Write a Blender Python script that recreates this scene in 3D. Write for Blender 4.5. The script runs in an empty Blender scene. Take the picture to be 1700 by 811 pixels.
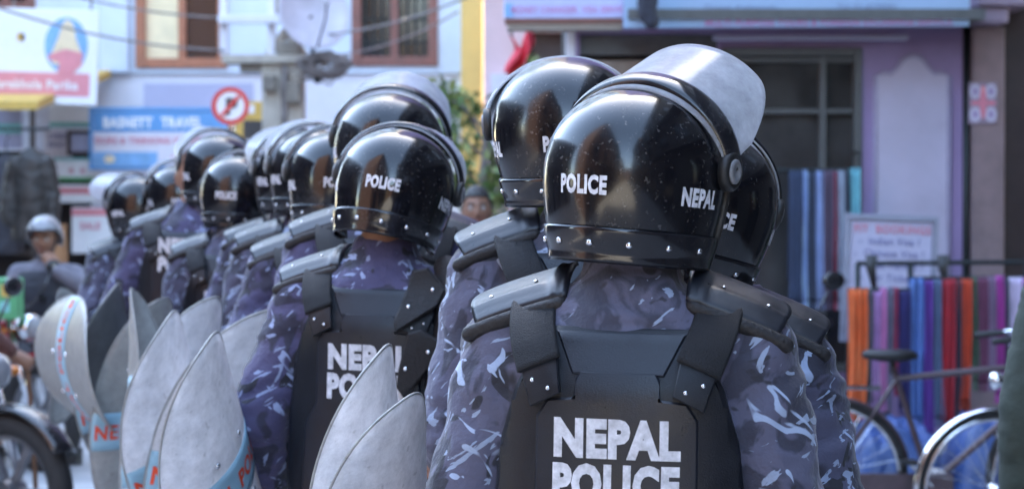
import bpy, bmesh, math, random
from mathutils import Vector, Matrix, Euler, noise
C = bpy.context
scene = C.scene
R = math.radians
PI = math.pi
random.seed(7)

# ------------------------------------------------------------------ camera, sky, sun, exposure
F = 3800.0                       # focal length in photo pixels (photo is 1700 wide)
PITCH = math.atan(54.5 / F)
CAMZ = 1.6
cam_d = bpy.data.cameras.new('camera')
cam_d.sensor_width = 36.0
cam_d.lens = F / 1700 * 36.0
cam_d.clip_start = 0.1
cam_d.clip_end = 2000
cam_d.dof.use_dof = True
cam_d.dof.focus_distance = 3.65
cam_d.dof.aperture_fstop = 6.4
cam_d.dof.aperture_blades = 0
cam = bpy.data.objects.new('camera', cam_d)
cam.location = (0, 0, CAMZ)
cam.rotation_euler = (R(90) - PITCH, 0, 0)
scene.collection.objects.link(cam)
scene.camera = cam

TO_SUN = Vector((0.13, 0.73, 0.67)).normalized()
SUN_EL = math.asin(TO_SUN.z)
SUN_ROT = math.atan2(TO_SUN.x, TO_SUN.y)
world = bpy.data.worlds.new('World')
scene.world = world
world.use_nodes = True
wn = world.node_tree
wn.nodes.clear()
sky = wn.nodes.new('ShaderNodeTexSky')
sky.sky_type = 'NISHITA'
sky.sun_disc = False
sky.sun_elevation = SUN_EL
sky.sun_rotation = SUN_ROT
sky.altitude = 1300
sky.air_density = 1.0
sky.dust_density = 2.0
sky.ozone_density = 0.8
bg = wn.nodes.new('ShaderNodeBackground')
bg.inputs['Strength'].default_value = 0.15
wo = wn.nodes.new('ShaderNodeOutputWorld')
wn.links.new(sky.outputs[0], bg.inputs['Color'])
wn.links.new(bg.outputs[0], wo.inputs['Surface'])

sun_d = bpy.data.lights.new('sun', 'SUN')
sun_d.energy = 3.2
sun_d.angle = R(0.53)
sun_d.color = (1.0, 0.94, 0.85)
sun = bpy.data.objects.new('sun', sun_d)
sun.rotation_euler = TO_SUN.to_track_quat('Z', 'Y').to_euler()
sun.location = (0, 0, 30)
scene.collection.objects.link(sun)

vs = scene.view_settings
vs.view_transform = 'Standard'
vs.look = 'None'
vs.gamma = 1
vs.use_curve_mapping = False
vs.exposure = 4.2
vs.use_white_balance = True      # camera white balance set for open shade
vs.white_balance_temperature = 7500
vs.white_balance_tint = 7
scene.render.film_transparent = False
scene.cycles.use_denoising = True
scene.cycles.max_bounces = 8
scene.cycles.transparent_max_bounces = 12

# ------------------------------------------------------------------ helpers
col = scene.collection

def P(px, py, D):
    """world point that the photograph shows at pixel (px, py), D metres ahead"""
    u = (px - 850) / F
    v = (405.5 - py) / F
    ca, sa = math.cos(PITCH), math.sin(PITCH)
    y = ca + sa * v
    z = -sa + ca * v
    k = D / y
    return Vector((u * k, D, CAMZ + z * k))

def X(px, D): return P(px, 351, D).x
def Z(py, D): return P(850, py, D).z

def srgb(r, g, b):
    def f(c):
        c /= 255.0
        return c / 12.92 if c <= 0.04045 else ((c + 0.055) / 1.055) ** 2.4
    return (f(r), f(g), f(b))

_mats = {}
def mat(name, c, rough=0.6, metal=0.0, var=0.18, scale=14.0, bump=0.08, bscale=60.0, coat=0.0, spec=0.5, trans=0.0, alpha=1.0, rvar=0.1):
    if name in _mats: return _mats[name]
    m = bpy.data.materials.new(name)
    m.use_nodes = True
    nt = m.node_tree
    b = nt.nodes['Principled BSDF']
    tc = nt.nodes.new('ShaderNodeTexCoord')
    n = nt.nodes.new('ShaderNodeTexNoise')
    n.inputs['Scale'].default_value = scale
    n.inputs['Detail'].default_value = 6
    n.inputs['Roughness'].default_value = 0.65
    nt.links.new(tc.outputs['Object'], n.inputs['Vector'])
    cr = nt.nodes.new('ShaderNodeMix'); cr.data_type = 'RGBA'
    cr.inputs[6].default_value = (c[0] * (1 - var), c[1] * (1 - var), c[2] * (1 - var), 1)
    cr.inputs[7].default_value = (min(1, c[0] * (1 + var)), min(1, c[1] * (1 + var)), min(1, c[2] * (1 + var)), 1)
    mr = nt.nodes.new('ShaderNodeMapRange')
    mr.inputs[1].default_value = 0.3; mr.inputs[2].default_value = 0.7
    nt.links.new(n.outputs[0], mr.inputs[0])
    nt.links.new(mr.outputs[0], cr.inputs[0])
    nt.links.new(cr.outputs[2], b.inputs['Base Color'])
    if rvar:
        rr = nt.nodes.new('ShaderNodeMapRange')
        rr.inputs[3].default_value = max(0.02, rough - rvar); rr.inputs[4].default_value = min(1, rough + rvar)
        nt.links.new(mr.outputs[0], rr.inputs[0])
        nt.links.new(rr.outputs[0], b.inputs['Roughness'])
    else:
        b.inputs['Roughness'].default_value = rough
    b.inputs['Metallic'].default_value = metal
    b.inputs['Coat Weight'].default_value = coat
    b.inputs['Specular IOR Level'].default_value = spec
    b.inputs['Transmission Weight'].default_value = trans
    b.inputs['Alpha'].default_value = alpha
    if bump:
        n2 = nt.nodes.new('ShaderNodeTexNoise')
        n2.inputs['Scale'].default_value = bscale
        n2.inputs['Detail'].default_value = 5
        nt.links.new(tc.outputs['Object'], n2.inputs['Vector'])
        bp = nt.nodes.new('ShaderNodeBump')
        bp.inputs['Strength'].default_value = bump
        bp.inputs['Distance'].default_value = 0.01
        nt.links.new(n2.outputs[0], bp.inputs['Height'])
        nt.links.new(bp.outputs[0], b.inputs['Normal'])
    _mats[name] = m
    return m

class MB:
    def __init__(s): s.v = []; s.f = []; s.mi = []
    def add(s, v, f, M=None, mi=0):
        o = len(s.v)
        s.v += [(M @ Vector(p)) if M is not None else Vector(p) for p in v]
        s.f += [[i + o for i in q] for q in f]
        s.mi += [mi] * len(f)
        return s
    def merge(s, o, M=None, mi=None):
        n = len(s.v)
        s.v += [(M @ p) if M is not None else p.copy() for p in o.v]
        s.f += [[i + n for i in q] for q in o.f]
        s.mi += (o.mi if mi is None else [mi] * len(o.f))
        return s
    def box(s, c, d, rot=None, mi=0):
        x, y, z = d[0] / 2, d[1] / 2, d[2] / 2
        v = [(-x, -y, -z), (x, -y, -z), (x, y, -z), (-x, y, -z), (-x, -y, z), (x, -y, z), (x, y, z), (-x, y, z)]
        f = [(0, 3, 2, 1), (4, 5, 6, 7), (0, 1, 5, 4), (1, 2, 6, 5), (2, 3, 7, 6), (3, 0, 4, 7)]
        M = Matrix.Translation(c)
        if rot is not None: M = M @ Euler(rot).to_matrix().to_4x4()
        return s.add(v, f, M, mi)
    def bx(s, x0, x1, y0, y1, z0, z1, mi=0):
        return s.box(((x0 + x1) / 2, (y0 + y1) / 2, (z0 + z1) / 2), (abs(x1 - x0), abs(y1 - y0), abs(z1 - z0)), None, mi)
    def tube(s, path, rad, seg=10, round_caps=False, closed=False, flat=None, mi=0):
        path = [Vector(p) for p in path]
        n = len(path)
        if not hasattr(rad, '__len__'): rad = [rad] * n
        rings = []
        T = []
        for i in range(n):
            if closed: t = path[(i + 1) % n] - path[i - 1]
            else: t = path[min(i + 1, n - 1)] - path[max(i - 1, 0)]
            T.append(t.normalized())
        up = Vector((0, 0, 1)) if abs(T[0].z) < 0.9 else Vector((1, 0, 0))
        nrm = (up - T[0] * up.dot(T[0])).normalized()
        pts = []
        for i in range(n):
            if i:
                q = T[i - 1].rotation_difference(T[i])
                nrm = q @ nrm
                nrm = (nrm - T[i] * nrm.dot(T[i])).normalized()
            pts.append((path[i], T[i], nrm.copy(), rad[i]))
        if round_caps and not closed:
            pre = []; post = []
            for k in (0.98, 0.8, 0.45):
                p, t, nn, r = pts[0]; pre.append((p - t * r * k, t, nn, r * math.sqrt(1 - k * k)))
                p, t, nn, r = pts[-1]; post.append((p + t * r * k, t, nn, r * math.sqrt(1 - k * k)))
            pts = pre + pts + post[::-1]
        v = []
        for p, t, nn, r in pts:
            b = t.cross(nn)
            for k in range(seg):
                a = 2 * PI * k / seg
                e = nn * math.cos(a) + b * math.sin(a) * (flat or 1.0)
                v.append(p + e * r)
        f = []
        m = len(pts)
        for i in range(m if closed else m - 1):
            j = (i + 1) % m
            for k in range(seg):
                f.append((i * seg + k, i * seg + (k + 1) % seg, j * seg + (k + 1) % seg, j * seg + k))
        if not closed:
            f.append(tuple(range(seg))[::-1]); f.append(tuple((m - 1) * seg + k for k in range(seg)))
        return s.add(v, f, None, mi)
    def lathe(s, prof, seg=20, M=None, mi=0):
        v = []; f = []
        for r, z in prof:
            for k in range(seg):
                a = 2 * PI * k / seg
                v.append((r * math.cos(a), r * math.sin(a), z))
        for i in range(len(prof) - 1):
            for k in range(seg):
                f.append((i * seg + k, i * seg + (k + 1) % seg, (i + 1) * seg + (k + 1) % seg, (i + 1) * seg + k))
        if prof[0][0] > 1e-5: f.append(tuple(range(seg))[::-1])
        if prof[-1][0] > 1e-5: f.append(tuple((len(prof) - 1) * seg + k for k in range(seg)))
        return s.add(v, f, M, mi)
    def ball(s, c, r, seg=16, rings=10, M=None, mi=0):
        if not hasattr(r, '__len__'): r = (r, r, r)
        v = []; f = []
        for i in range(rings + 1):
            t = PI * i / rings
            for k in range(seg):
                a = 2 * PI * k / seg
                v.append((c[0] + r[0] * math.sin(t) * math.cos(a), c[1] + r[1] * math.sin(t) * math.sin(a), c[2] + r[2] * math.cos(t)))
        for i in range(rings):
            for k in range(seg):
                f.append((i * seg + k, (i + 1) * seg + k, (i + 1) * seg + (k + 1) % seg, i * seg + (k + 1) % seg))
        return s.add(v, f, M, mi)
    def grid(s, fn, nu, nv, wrap=False, mi=0):
        v = []; f = []
        for j in range(nv + 1):
            for i in range(nu + (0 if wrap else 1)):
                v.append(fn(i / nu, j / nv))
        w = nu if wrap else nu + 1
        for j in range(nv):
            for i in range(nu):
                i2 = (i + 1) % w if wrap else i + 1
                f.append((j * w + i, j * w + i2, (j + 1) * w + i2, (j + 1) * w + i))
        return s.add(v, f, None, mi)
    def prism(s, poly, y0, y1, M=None, mi=0):
        """polygon in XZ extruded along Y"""
        n = len(poly)
        v = [(p[0], y0, p[1]) for p in poly] + [(p[0], y1, p[1]) for p in poly]
        f = [tuple(range(n)), tuple(range(2 * n - 1, n - 1, -1))]
        for i in range(n):
            j = (i + 1) % n
            f.append((i, i + n, j + n, j))
        return s.add(v, f, M, mi)
    def loft(s, rings, seg=28, n=2.3, mi=0):
        """rings: (cx, cy, z, half width, half depth)"""
        v = []; f = []
        for cx, cy, z, a, b in rings:
            for k in range(seg):
                t = 2 * PI * k / seg
                ct, st = math.cos(t), math.sin(t)
                v.append((cx + a * math.copysign(abs(ct) ** (2 / n), ct), cy + b * math.copysign(abs(st) ** (2 / n), st), z))
        m = len(rings)
        for i in range(m - 1):
            for k in range(seg):
                f.append((i * seg + k, i * seg + (k + 1) % seg, (i + 1) * seg + (k + 1) % seg, (i + 1) * seg + k))
        f.append(tuple(range(seg))[::-1]); f.append(tuple((m - 1) * seg + k for k in range(seg)))
        return s.add(v, f, None, mi)
    def mesh(s, name, smooth=True, merge=0.0, recalc=True):
        me = bpy.data.meshes.new(name)
        me.from_pydata([tuple(p) for p in s.v], [], s.f)
        if any(s.mi): me.polygons.foreach_set('material_index', s.mi)
        bm = bmesh.new(); bm.from_mesh(me)
        if merge: bmesh.ops.remove_doubles(bm, verts=bm.verts, dist=merge)
        if recalc: bmesh.ops.recalc_face_normals(bm, faces=bm.faces)
        bm.to_mesh(me); bm.free()
        if smooth:
            me.polygons.foreach_set('use_smooth', [True] * len(me.polygons))
        me.update()
        return me
    def build(s, name, m, parent=None, loc=None, rot=None, smooth=False, bevel=0.0, merge=0.0, solid=0.0, soff=-1.0, sharp=None):
        me = s.mesh(name, smooth, merge)
        return put(name, me, m, parent, loc, rot, bevel, solid, soff, sharp)

def put(name, me, m, parent=None, loc=None, rot=None, bevel=0.0, solid=0.0, soff=-1.0, sharp=None):
    o = bpy.data.objects.new(name, me)
    col.objects.link(o)
    if m is not None and len(me.materials) == 0:
        for mm in (m if isinstance(m, (list, tuple)) else [m]): me.materials.append(mm)
    if parent: o.parent = parent
    if loc is not None: o.location = loc
    if rot is not None: o.rotation_euler = rot
    if solid:
        q = o.modifiers.new('solidify', 'SOLIDIFY'); q.thickness = solid; q.offset = soff
    if bevel:
        q = o.modifiers.new('bevel', 'BEVEL'); q.width = bevel; q.segments = 2; q.limit_method = 'ANGLE'; q.angle_limit = R(40)
    if sharp is not None:
        me.set_sharp_from_angle(angle=R(sharp))
    return o

def tag(o, label=None, cat=None, group=None, kind=None):
    if label: o['label'] = label
    if cat: o['category'] = cat
    if group: o['group'] = group
    if kind: o['kind'] = kind
    return o

def thing(name, label, cat, loc=(0, 0, 0), rz=0.0, group=None):
    o = bpy.data.objects.new(name, None)
    o.empty_display_size = 0.1
    col.objects.link(o)
    o.location = loc; o.rotation_euler = (0, 0, rz)
    return tag(o, label, cat, group)

_kids = {}
def copy_tree(o, parent=None):
    c = o.copy()
    col.objects.link(c)
    c.parent = parent
    for ch in [x for x in bpy.data.objects if x.parent == o]:
        copy_tree(ch, c)
    return c

def eval_mesh(me, mods):
    o = bpy.data.objects.new('tmp', me)
    col.objects.link(o)
    for t, kw in mods:
        q = o.modifiers.new(t, t)
        for k, v in kw.items(): setattr(q, k, v)
    dg = C.evaluated_depsgraph_get()
    out = bpy.data.meshes.new_from_object(o.evaluated_get(dg))
    bpy.data.objects.remove(o)
    return out

def remesh(mb, name, voxel, smooth=4, folds=0.0, fold_scale=(9, 9, 17), seed=0, zmin=-9):
    me = mb.mesh('tmp', True)
    out = eval_mesh(me, [('REMESH', dict(mode='VOXEL', voxel_size=voxel, use_smooth_shade=True)),
                         ('SMOOTH', dict(iterations=smooth, factor=0.6))])
    out.name = name
    if folds:
        out.update()
        sd = Vector((seed * 3.7, seed * 1.3, seed * 5.1))
        for v in out.vertices:
            p = v.co
            q = Vector((p.x * fold_scale[0], p.y * fold_scale[1], p.z * fold_scale[2])) + sd
            w = noise.noise(q * 0.5) * 0.3
            q2 = q + Vector((w * 4, w * 4, w * 6))
            a = noise.noise(q2)
            a = (1 - abs(a) * 2.2) * 0.6 + noise.noise(q * 2.1) * 0.35 + noise.noise(q * 0.35) * 0.7
            v.co = p + v.normal * (a * folds)
        out.update()
    out.polygons.foreach_set('use_smooth', [True] * len(out.polygons))
    bpy.data.meshes.remove(me)
    return out

_txt = {}
def text_geo(body, bold=0.0):
    """flat text geometry, centred, cap height 1"""
    key = (body, bold)
    if key in _txt: return _txt[key]
    cu = bpy.data.curves.new('t', 'FONT')
    cu.body = body; cu.size = 1.0; cu.align_x = 'CENTER'; cu.offset = bold; cu.resolution_u = 3; cu.space_character = 1.10
    o = bpy.data.objects.new('t', cu)
    col.objects.link(o)
    dg = C.evaluated_depsgraph_get()
    me = bpy.data.meshes.new_from_object(o.evaluated_get(dg))
    v = [p.co.copy() for p in me.vertices]
    f = [list(p.vertices) for p in me.polygons]
    bpy.data.objects.remove(o); bpy.data.meshes.remove(me)
    k = 1 / 0.73
    out = ([Vector((p.x * k, (p.y) * k - 0.5, 0)) for p in v], f)
    _txt[key] = out
    return out

def letter_mb(body, h, bold, fn, wide=1.0):
    """fn maps flat (u right, v up) metres to 3D"""
    v, f = text_geo(body, bold)
    m = MB()
    m.add([fn(p.x * h * wide, p.y * h) for p in v], f)
    return m

def flat_text(name, body, c, h, m, parent, bold=0.02, wide=1.0, slope=0.0):
    """text on a board facing -Y, centred at c; one object per word"""
    c = Vector(c)
    v, f = text_geo(body, bold)
    par = list(range(len(v)))
    def find(a):
        while par[a] != a: par[a] = par[par[a]]; a = par[a]
        return a
    for q in f:
        for k in q[1:]: par[find(k)] = find(q[0])
    isl = {}
    for q in f: isl.setdefault(find(q[0]), []).append(q)
    items = sorted((min(v[k].x for q in qs for k in q), max(v[k].x for q in qs for k in q), qs) for qs in isl.values())
    groups = []
    for a, b, qs in items:
        if groups and a - groups[-1][0] < 0.30: groups[-1][0] = max(groups[-1][0], b); groups[-1][1] += qs
        else: groups.append([b, list(qs)])
    for _, qs in groups:
        ids = sorted({k for q in qs for k in q}); mp = {k: i for i, k in enumerate(ids)}
        mb = MB(); mb.add([(c.x + v[k].x * h * wide, c.y, c.z + v[k].y * h + v[k].x * h * slope) for k in ids], [[mp[k] for k in q] for q in qs])
        o = mb.build(name, m, parent)
    return o

def sm(a, b, x):
    t = max(0.0, min(1.0, (x - a) / (b - a)))
    return t * t * (3 - 2 * t)

# ------------------------------------------------------------------ materials
def camo_mat(name, dark, mid, light, black):
    m = bpy.data.materials.new(name); m.use_nodes = True
    nt = m.node_tree; b = nt.nodes['Principled BSDF']
    tc = nt.nodes.new('ShaderNodeTexCoord'); oi = nt.nodes.new('ShaderNodeObjectInfo')
    mul = nt.nodes.new('ShaderNodeMath'); mul.operation = 'MULTIPLY'; mul.inputs[1].default_value = 37.0
    nt.links.new(oi.outputs['Random'], mul.inputs[0])
    add = nt.nodes.new('ShaderNodeVectorMath'); add.operation = 'ADD'
    nt.links.new(tc.outputs['Object'], add.inputs[0]); nt.links.new(mul.outputs[0], add.inputs[1])
    def nz(sc, rot, scale, dist, lo, hi, detail=2.0):
        mp = nt.nodes.new('ShaderNodeMapping')
        mp.vector_type = 'TEXTURE'; mp.inputs['Rotation'].default_value = rot; mp.inputs['Scale'].default_value = tuple(1 / q for q in scale)
        nt.links.new(add.outputs[0], mp.inputs['Vector'])
        n = nt.nodes.new('ShaderNodeTexNoise'); n.inputs['Scale'].default_value = sc
        n.inputs['Detail'].default_value = detail; n.inputs['Distortion'].default_value = dist
        nt.links.new(mp.outputs[0], n.inputs['Vector'])
        r = nt.nodes.new('ShaderNodeMapRange'); r.inputs[1].default_value = lo; r.inputs[2].default_value = hi
        nt.links.new(n.outputs[0], r.inputs[0])
        return r.outputs[0]
    def mix(fac, a, c):
        x = nt.nodes.new('ShaderNodeMix'); x.data_type = 'RGBA'
        nt.links.new(fac, x.inputs[0])
        if isinstance(a, tuple): x.inputs[6].default_value = a + (1,)
        else: nt.links.new(a, x.inputs[6])
        x.inputs[7].default_value = c + (1,)
        return x.outputs[2]
    c = mix(nz(10, (0.3, 0.5, 0.2), (1, 1, 0.7), 1.3, 0.46, 0.51, 3), dark, mid)
    c = mix(nz(13, (0.9, 0.2, 0.7), (1, 1, 0.55), 1.2, 0.60, 0.63), c, black)
    c = mix(nz(13.5, (0.3, 0.85, 0.2), (2.3, 1.3, 0.60), 1.8, 0.625, 0.64, 3), c, light)
    c = mix(nz(15, (0.4, -0.75, 0.4), (2.0, 1.2, 0.6), 1.0, 0.655, 0.675, 2), c, tuple(min(1, x * 1.25) for x in light))
    nt.links.new(c, b.inputs['Base Color'])
    b.inputs['Roughness'].default_value = 0.78
    b.inputs['Sheen Weight'].default_value = 0.15
    n2 = nt.nodes.new('ShaderNodeTexNoise'); n2.inputs['Scale'].default_value = 260; n2.inputs['Detail'].default_value = 3
    n3 = nt.nodes.new('ShaderNodeTexNoise'); n3.inputs['Scale'].default_value = 28; n3.inputs['Detail'].default_value = 4
    nt.links.new(tc.outputs['Object'], n2.inputs['Vector']); nt.links.new(tc.outputs['Object'], n3.inputs['Vector'])
    bp = nt.nodes.new('ShaderNodeBump'); bp.inputs['Strength'].default_value = 0.25; bp.inputs['Distance'].default_value = 0.002
    bp3 = nt.nodes.new('ShaderNodeBump'); bp3.inputs['Strength'].default_value = 0.75; bp3.inputs['Distance'].default_value = 0.012
    nt.links.new(n2.outputs[0], bp.inputs['Height']); nt.links.new(n3.outputs[0], bp3.inputs['Height'])
    nt.links.new(bp3.outputs[0], bp.inputs['Normal']); nt.links.new(bp.outputs[0], b.inputs['Normal'])
    return m

def gloss_black(name, c, rough, dust):
    """lacquered shell with fine dust and scuffs"""
    m = bpy.data.materials.new(name); m.use_nodes = True
    nt = m.node_tree; b = nt.nodes['Principled BSDF']
    tc = nt.nodes.new('ShaderNodeTexCoord'); oi = nt.nodes.new('ShaderNodeObjectInfo')
    mul = nt.nodes.new('ShaderNodeMath'); mul.operation = 'MULTIPLY'; mul.inputs[1].default_value = 19.0
    nt.links.new(oi.outputs['Random'], mul.inputs[0])
    add = nt.nodes.new('ShaderNodeVectorMath'); add.operation = 'ADD'
    nt.links.new(tc.outputs['Object'], add.inputs[0]); nt.links.new(mul.outputs[0], add.inputs[1])
    n = nt.nodes.new('ShaderNodeTexNoise'); n.inputs['Scale'].default_value = 150; n.inputs['Detail'].default_value = 2
    n1 = nt.nodes.new('ShaderNodeTexNoise'); n1.inputs['Scale'].default_value = 9; n1.inputs['Detail'].default_value = 5
    nt.links.new(add.outputs[0], n.inputs['Vector']); nt.links.new(add.outputs[0], n1.inputs['Vector'])
    r = nt.nodes.new('ShaderNodeMapRange'); r.inputs[1].default_value = 0.62; r.inputs[2].default_value = 0.72
    nt.links.new(n.outputs[0], r.inputs[0])
    r1 = nt.nodes.new('ShaderNodeMapRange'); r1.inputs[1].default_value = 0.4; r1.inputs[2].default_value = 0.7
    nt.links.new(n1.outputs[0], r1.inputs[0])
    mm = nt.nodes.new('ShaderNodeMath'); mm.operation = 'MULTIPLY'
    nt.links.new(r.outputs[0], mm.inputs[0]); nt.links.new(r1.outputs[0], mm.inputs[1])
    m2 = nt.nodes.new('ShaderNodeMath'); m2.operation = 'MULTIPLY_ADD'; m2.inputs[1].default_value = dust; m2.inputs[2].default_value = 0
    nt.links.new(mm.outputs[0], m2.inputs[0])
    x = nt.nodes.new('ShaderNodeMix'); x.data_type = 'RGBA'
    x.inputs[6].default_value = c + (1,); x.inputs[7].default_value = (0.2, 0.18, 0.17, 1)
    nt.links.new(m2.outputs[0], x.inputs[0])
    nt.links.new(x.outputs[2], b.inputs['Base Color'])
    rr = nt.nodes.new('ShaderNodeMapRange'); rr.inputs[3].default_value = rough; rr.inputs[4].default_value = rough + 0.20
    nt.links.new(r1.outputs[0], rr.inputs[0]); nt.links.new(rr.outputs[0], b.inputs['Roughness'])
    b.inputs['IOR'].default_value = 1.46
    b.inputs['Coat Weight'].default_value = 0.1
    n4 = nt.nodes.new('ShaderNodeTexNoise'); n4.inputs['Scale'].default_value = 14
    nt.links.new(add.outputs[0], n4.inputs['Vector'])
    bp = nt.nodes.new('ShaderNodeBump'); bp.inputs['Strength'].default_value = 0.06; bp.inputs['Distance'].default_value = 0.004
    nt.links.new(n4.outputs[0], bp.inputs['Height']); nt.links.new(bp.outputs[0], b.inputs['Normal'])
    return m

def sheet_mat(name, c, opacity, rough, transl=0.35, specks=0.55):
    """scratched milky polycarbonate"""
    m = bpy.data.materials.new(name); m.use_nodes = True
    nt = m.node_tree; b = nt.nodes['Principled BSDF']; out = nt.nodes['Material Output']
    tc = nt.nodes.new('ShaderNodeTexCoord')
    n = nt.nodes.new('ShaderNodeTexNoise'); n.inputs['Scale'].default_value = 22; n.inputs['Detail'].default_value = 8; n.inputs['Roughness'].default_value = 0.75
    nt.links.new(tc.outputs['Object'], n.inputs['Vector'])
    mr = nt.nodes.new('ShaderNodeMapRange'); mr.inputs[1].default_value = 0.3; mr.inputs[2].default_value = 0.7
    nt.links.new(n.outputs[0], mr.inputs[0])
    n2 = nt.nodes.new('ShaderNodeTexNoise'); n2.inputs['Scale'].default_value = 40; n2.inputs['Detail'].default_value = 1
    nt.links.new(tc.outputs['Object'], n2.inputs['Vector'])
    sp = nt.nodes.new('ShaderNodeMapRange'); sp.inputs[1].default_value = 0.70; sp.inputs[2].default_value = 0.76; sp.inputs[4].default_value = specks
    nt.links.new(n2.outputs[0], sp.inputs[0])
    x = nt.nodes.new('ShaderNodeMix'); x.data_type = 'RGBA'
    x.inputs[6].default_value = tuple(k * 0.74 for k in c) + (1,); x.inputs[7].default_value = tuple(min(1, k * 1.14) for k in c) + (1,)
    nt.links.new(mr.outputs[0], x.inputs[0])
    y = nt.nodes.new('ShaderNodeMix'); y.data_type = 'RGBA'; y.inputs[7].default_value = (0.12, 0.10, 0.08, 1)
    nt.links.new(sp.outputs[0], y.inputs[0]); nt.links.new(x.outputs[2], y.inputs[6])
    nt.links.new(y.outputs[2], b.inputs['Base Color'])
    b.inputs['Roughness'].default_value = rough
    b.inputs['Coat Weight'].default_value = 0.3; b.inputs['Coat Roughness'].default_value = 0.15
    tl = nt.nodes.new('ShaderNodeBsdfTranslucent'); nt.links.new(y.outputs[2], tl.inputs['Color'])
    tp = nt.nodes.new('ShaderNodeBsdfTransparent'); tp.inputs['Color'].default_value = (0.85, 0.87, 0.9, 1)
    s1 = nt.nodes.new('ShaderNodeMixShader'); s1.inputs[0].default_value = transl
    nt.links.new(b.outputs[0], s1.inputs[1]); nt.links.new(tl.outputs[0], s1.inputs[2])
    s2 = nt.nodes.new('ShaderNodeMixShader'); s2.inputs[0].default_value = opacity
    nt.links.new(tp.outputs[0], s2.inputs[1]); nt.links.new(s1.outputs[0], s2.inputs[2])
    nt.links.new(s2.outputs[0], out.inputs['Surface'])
    return m

M_CAMO = camo_mat('camouflage_cloth', (0.020, 0.020, 0.036), (0.056, 0.055, 0.096), (0.22, 0.27, 0.38), (0.012, 0.012, 0.018))
M_CAMO_GREY = camo_mat('camouflage_cloth_faded', (0.030, 0.030, 0.050), (0.078, 0.077, 0.122), (0.24, 0.29, 0.39), (0.020, 0.020, 0.030))
M_CAMO_VIOLET = camo_mat('camouflage_cloth_violet', (0.020, 0.019, 0.041), (0.052, 0.046, 0.108), (0.21, 0.25, 0.38), (0.012, 0.011, 0.020))
M_HELMET = gloss_black('helmet_lacquer', (0.005, 0.005, 0.007), 0.10, 0.6)
M_BAND = gloss_black('helmet_band_plastic', (0.010, 0.010, 0.013), 0.12, 0.3)
M_RUBBER = mat('black_rubber', (0.014, 0.013, 0.013), 0.5, bump=0.15, bscale=200)
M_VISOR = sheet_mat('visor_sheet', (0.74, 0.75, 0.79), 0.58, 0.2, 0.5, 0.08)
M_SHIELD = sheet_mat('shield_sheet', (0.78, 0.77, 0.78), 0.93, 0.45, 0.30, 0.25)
M_SHIELD_GREY = sheet_mat('shield_sheet_grey', (0.42, 0.42, 0.40), 0.93, 0.45, 0.28, 0.3)  # mid-grey tone of the shield sheet
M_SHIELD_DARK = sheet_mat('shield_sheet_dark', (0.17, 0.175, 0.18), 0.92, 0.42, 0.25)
M_SBLUE = mat('shield_stripe_blue', (0.27, 0.46, 0.56), 0.4, var=0.12, bump=0.02)
M_SRED = mat('shield_letter_red', (0.75, 0.07, 0.02), 0.45, var=0.12, bump=0.02)
M_STEEL = mat('steel', (0.72, 0.72, 0.74), 0.22, 1.0, bump=0.0)
M_WHITE_PRINT = mat('white_print', (0.58, 0.58, 0.62), 0.6, var=0.32, scale=70, bump=0.05, bscale=300)
M_VEST = mat('vest_plastic', (0.009, 0.010, 0.014), 0.42, var=0.25, scale=30, bump=0.12, bscale=420, spec=0.3)
M_VEST_PLATE = mat('vest_plate_plastic', (0.012, 0.0135, 0.020), 0.36, var=0.22, scale=22, bump=0.10, bscale=380, spec=0.36)
M_VESTCLOTH = mat('vest_cloth', (0.022, 0.022, 0.027), 0.8, var=0.25, bump=0.4, bscale=300)
M_STRAP = mat('nylon_webbing', (0.012, 0.0125, 0.015), 0.7, spec=0.3, var=0.2, bump=0.5, bscale=500)
M_PAD = mat('pad_plastic', (0.012, 0.013, 0.018), 0.36, var=0.25, scale=25, bump=0.03, bscale=160, spec=0.42)
M_PADROLL = mat('pad_roll_leather', (0.018, 0.016, 0.017), 0.55, spec=0.3, var=0.2, bump=0.3, bscale=150)
M_TROUSER = M_CAMO
M_BOOT = mat('boot_leather', (0.015, 0.014, 0.014), 0.4, bump=0.2)
M_SKIN = mat('brown_skin', (0.27, 0.135, 0.085), 0.5, var=0.12, scale=30, bump=0.1, bscale=250)
M_HAIR = mat('black_hair', (0.010, 0.008, 0.007), 0.5, var=0.3, scale=60, bump=0.6, bscale=120)
M_EYE = mat('eye_white', (0.6, 0.58, 0.55), 0.2, var=0.05, bump=0)
M_LIP = mat('lip_skin', (0.25, 0.09, 0.07), 0.45, bump=0.05)
M_CHROME = mat('chrome', (0.75, 0.75, 0.77), 0.12, 1.0, bump=0)
M_TYRE = mat('tyre_rubber', (0.018, 0.018, 0.018), 0.75, bump=0.3, bscale=90)

#@@BUILD

# ------------------------------------------------------------------ people
TORSO = [(0, 0, 0.84, .150, .105), (0, 0, 0.90, .160, .112), (0, 0, 1.00, .150, .105), (0, 0, 1.10, .155, .110), (0, 0, 1.20, .170, .120),
         (0, 0, 1.30, .180, .122), (0, -.005, 1.38, .172, .112), (0, -.012, 1.43, .140, .092), (0, -.012, 1.465, .095, .072), (0, -.006, 1.50, .062, .060)]

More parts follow.
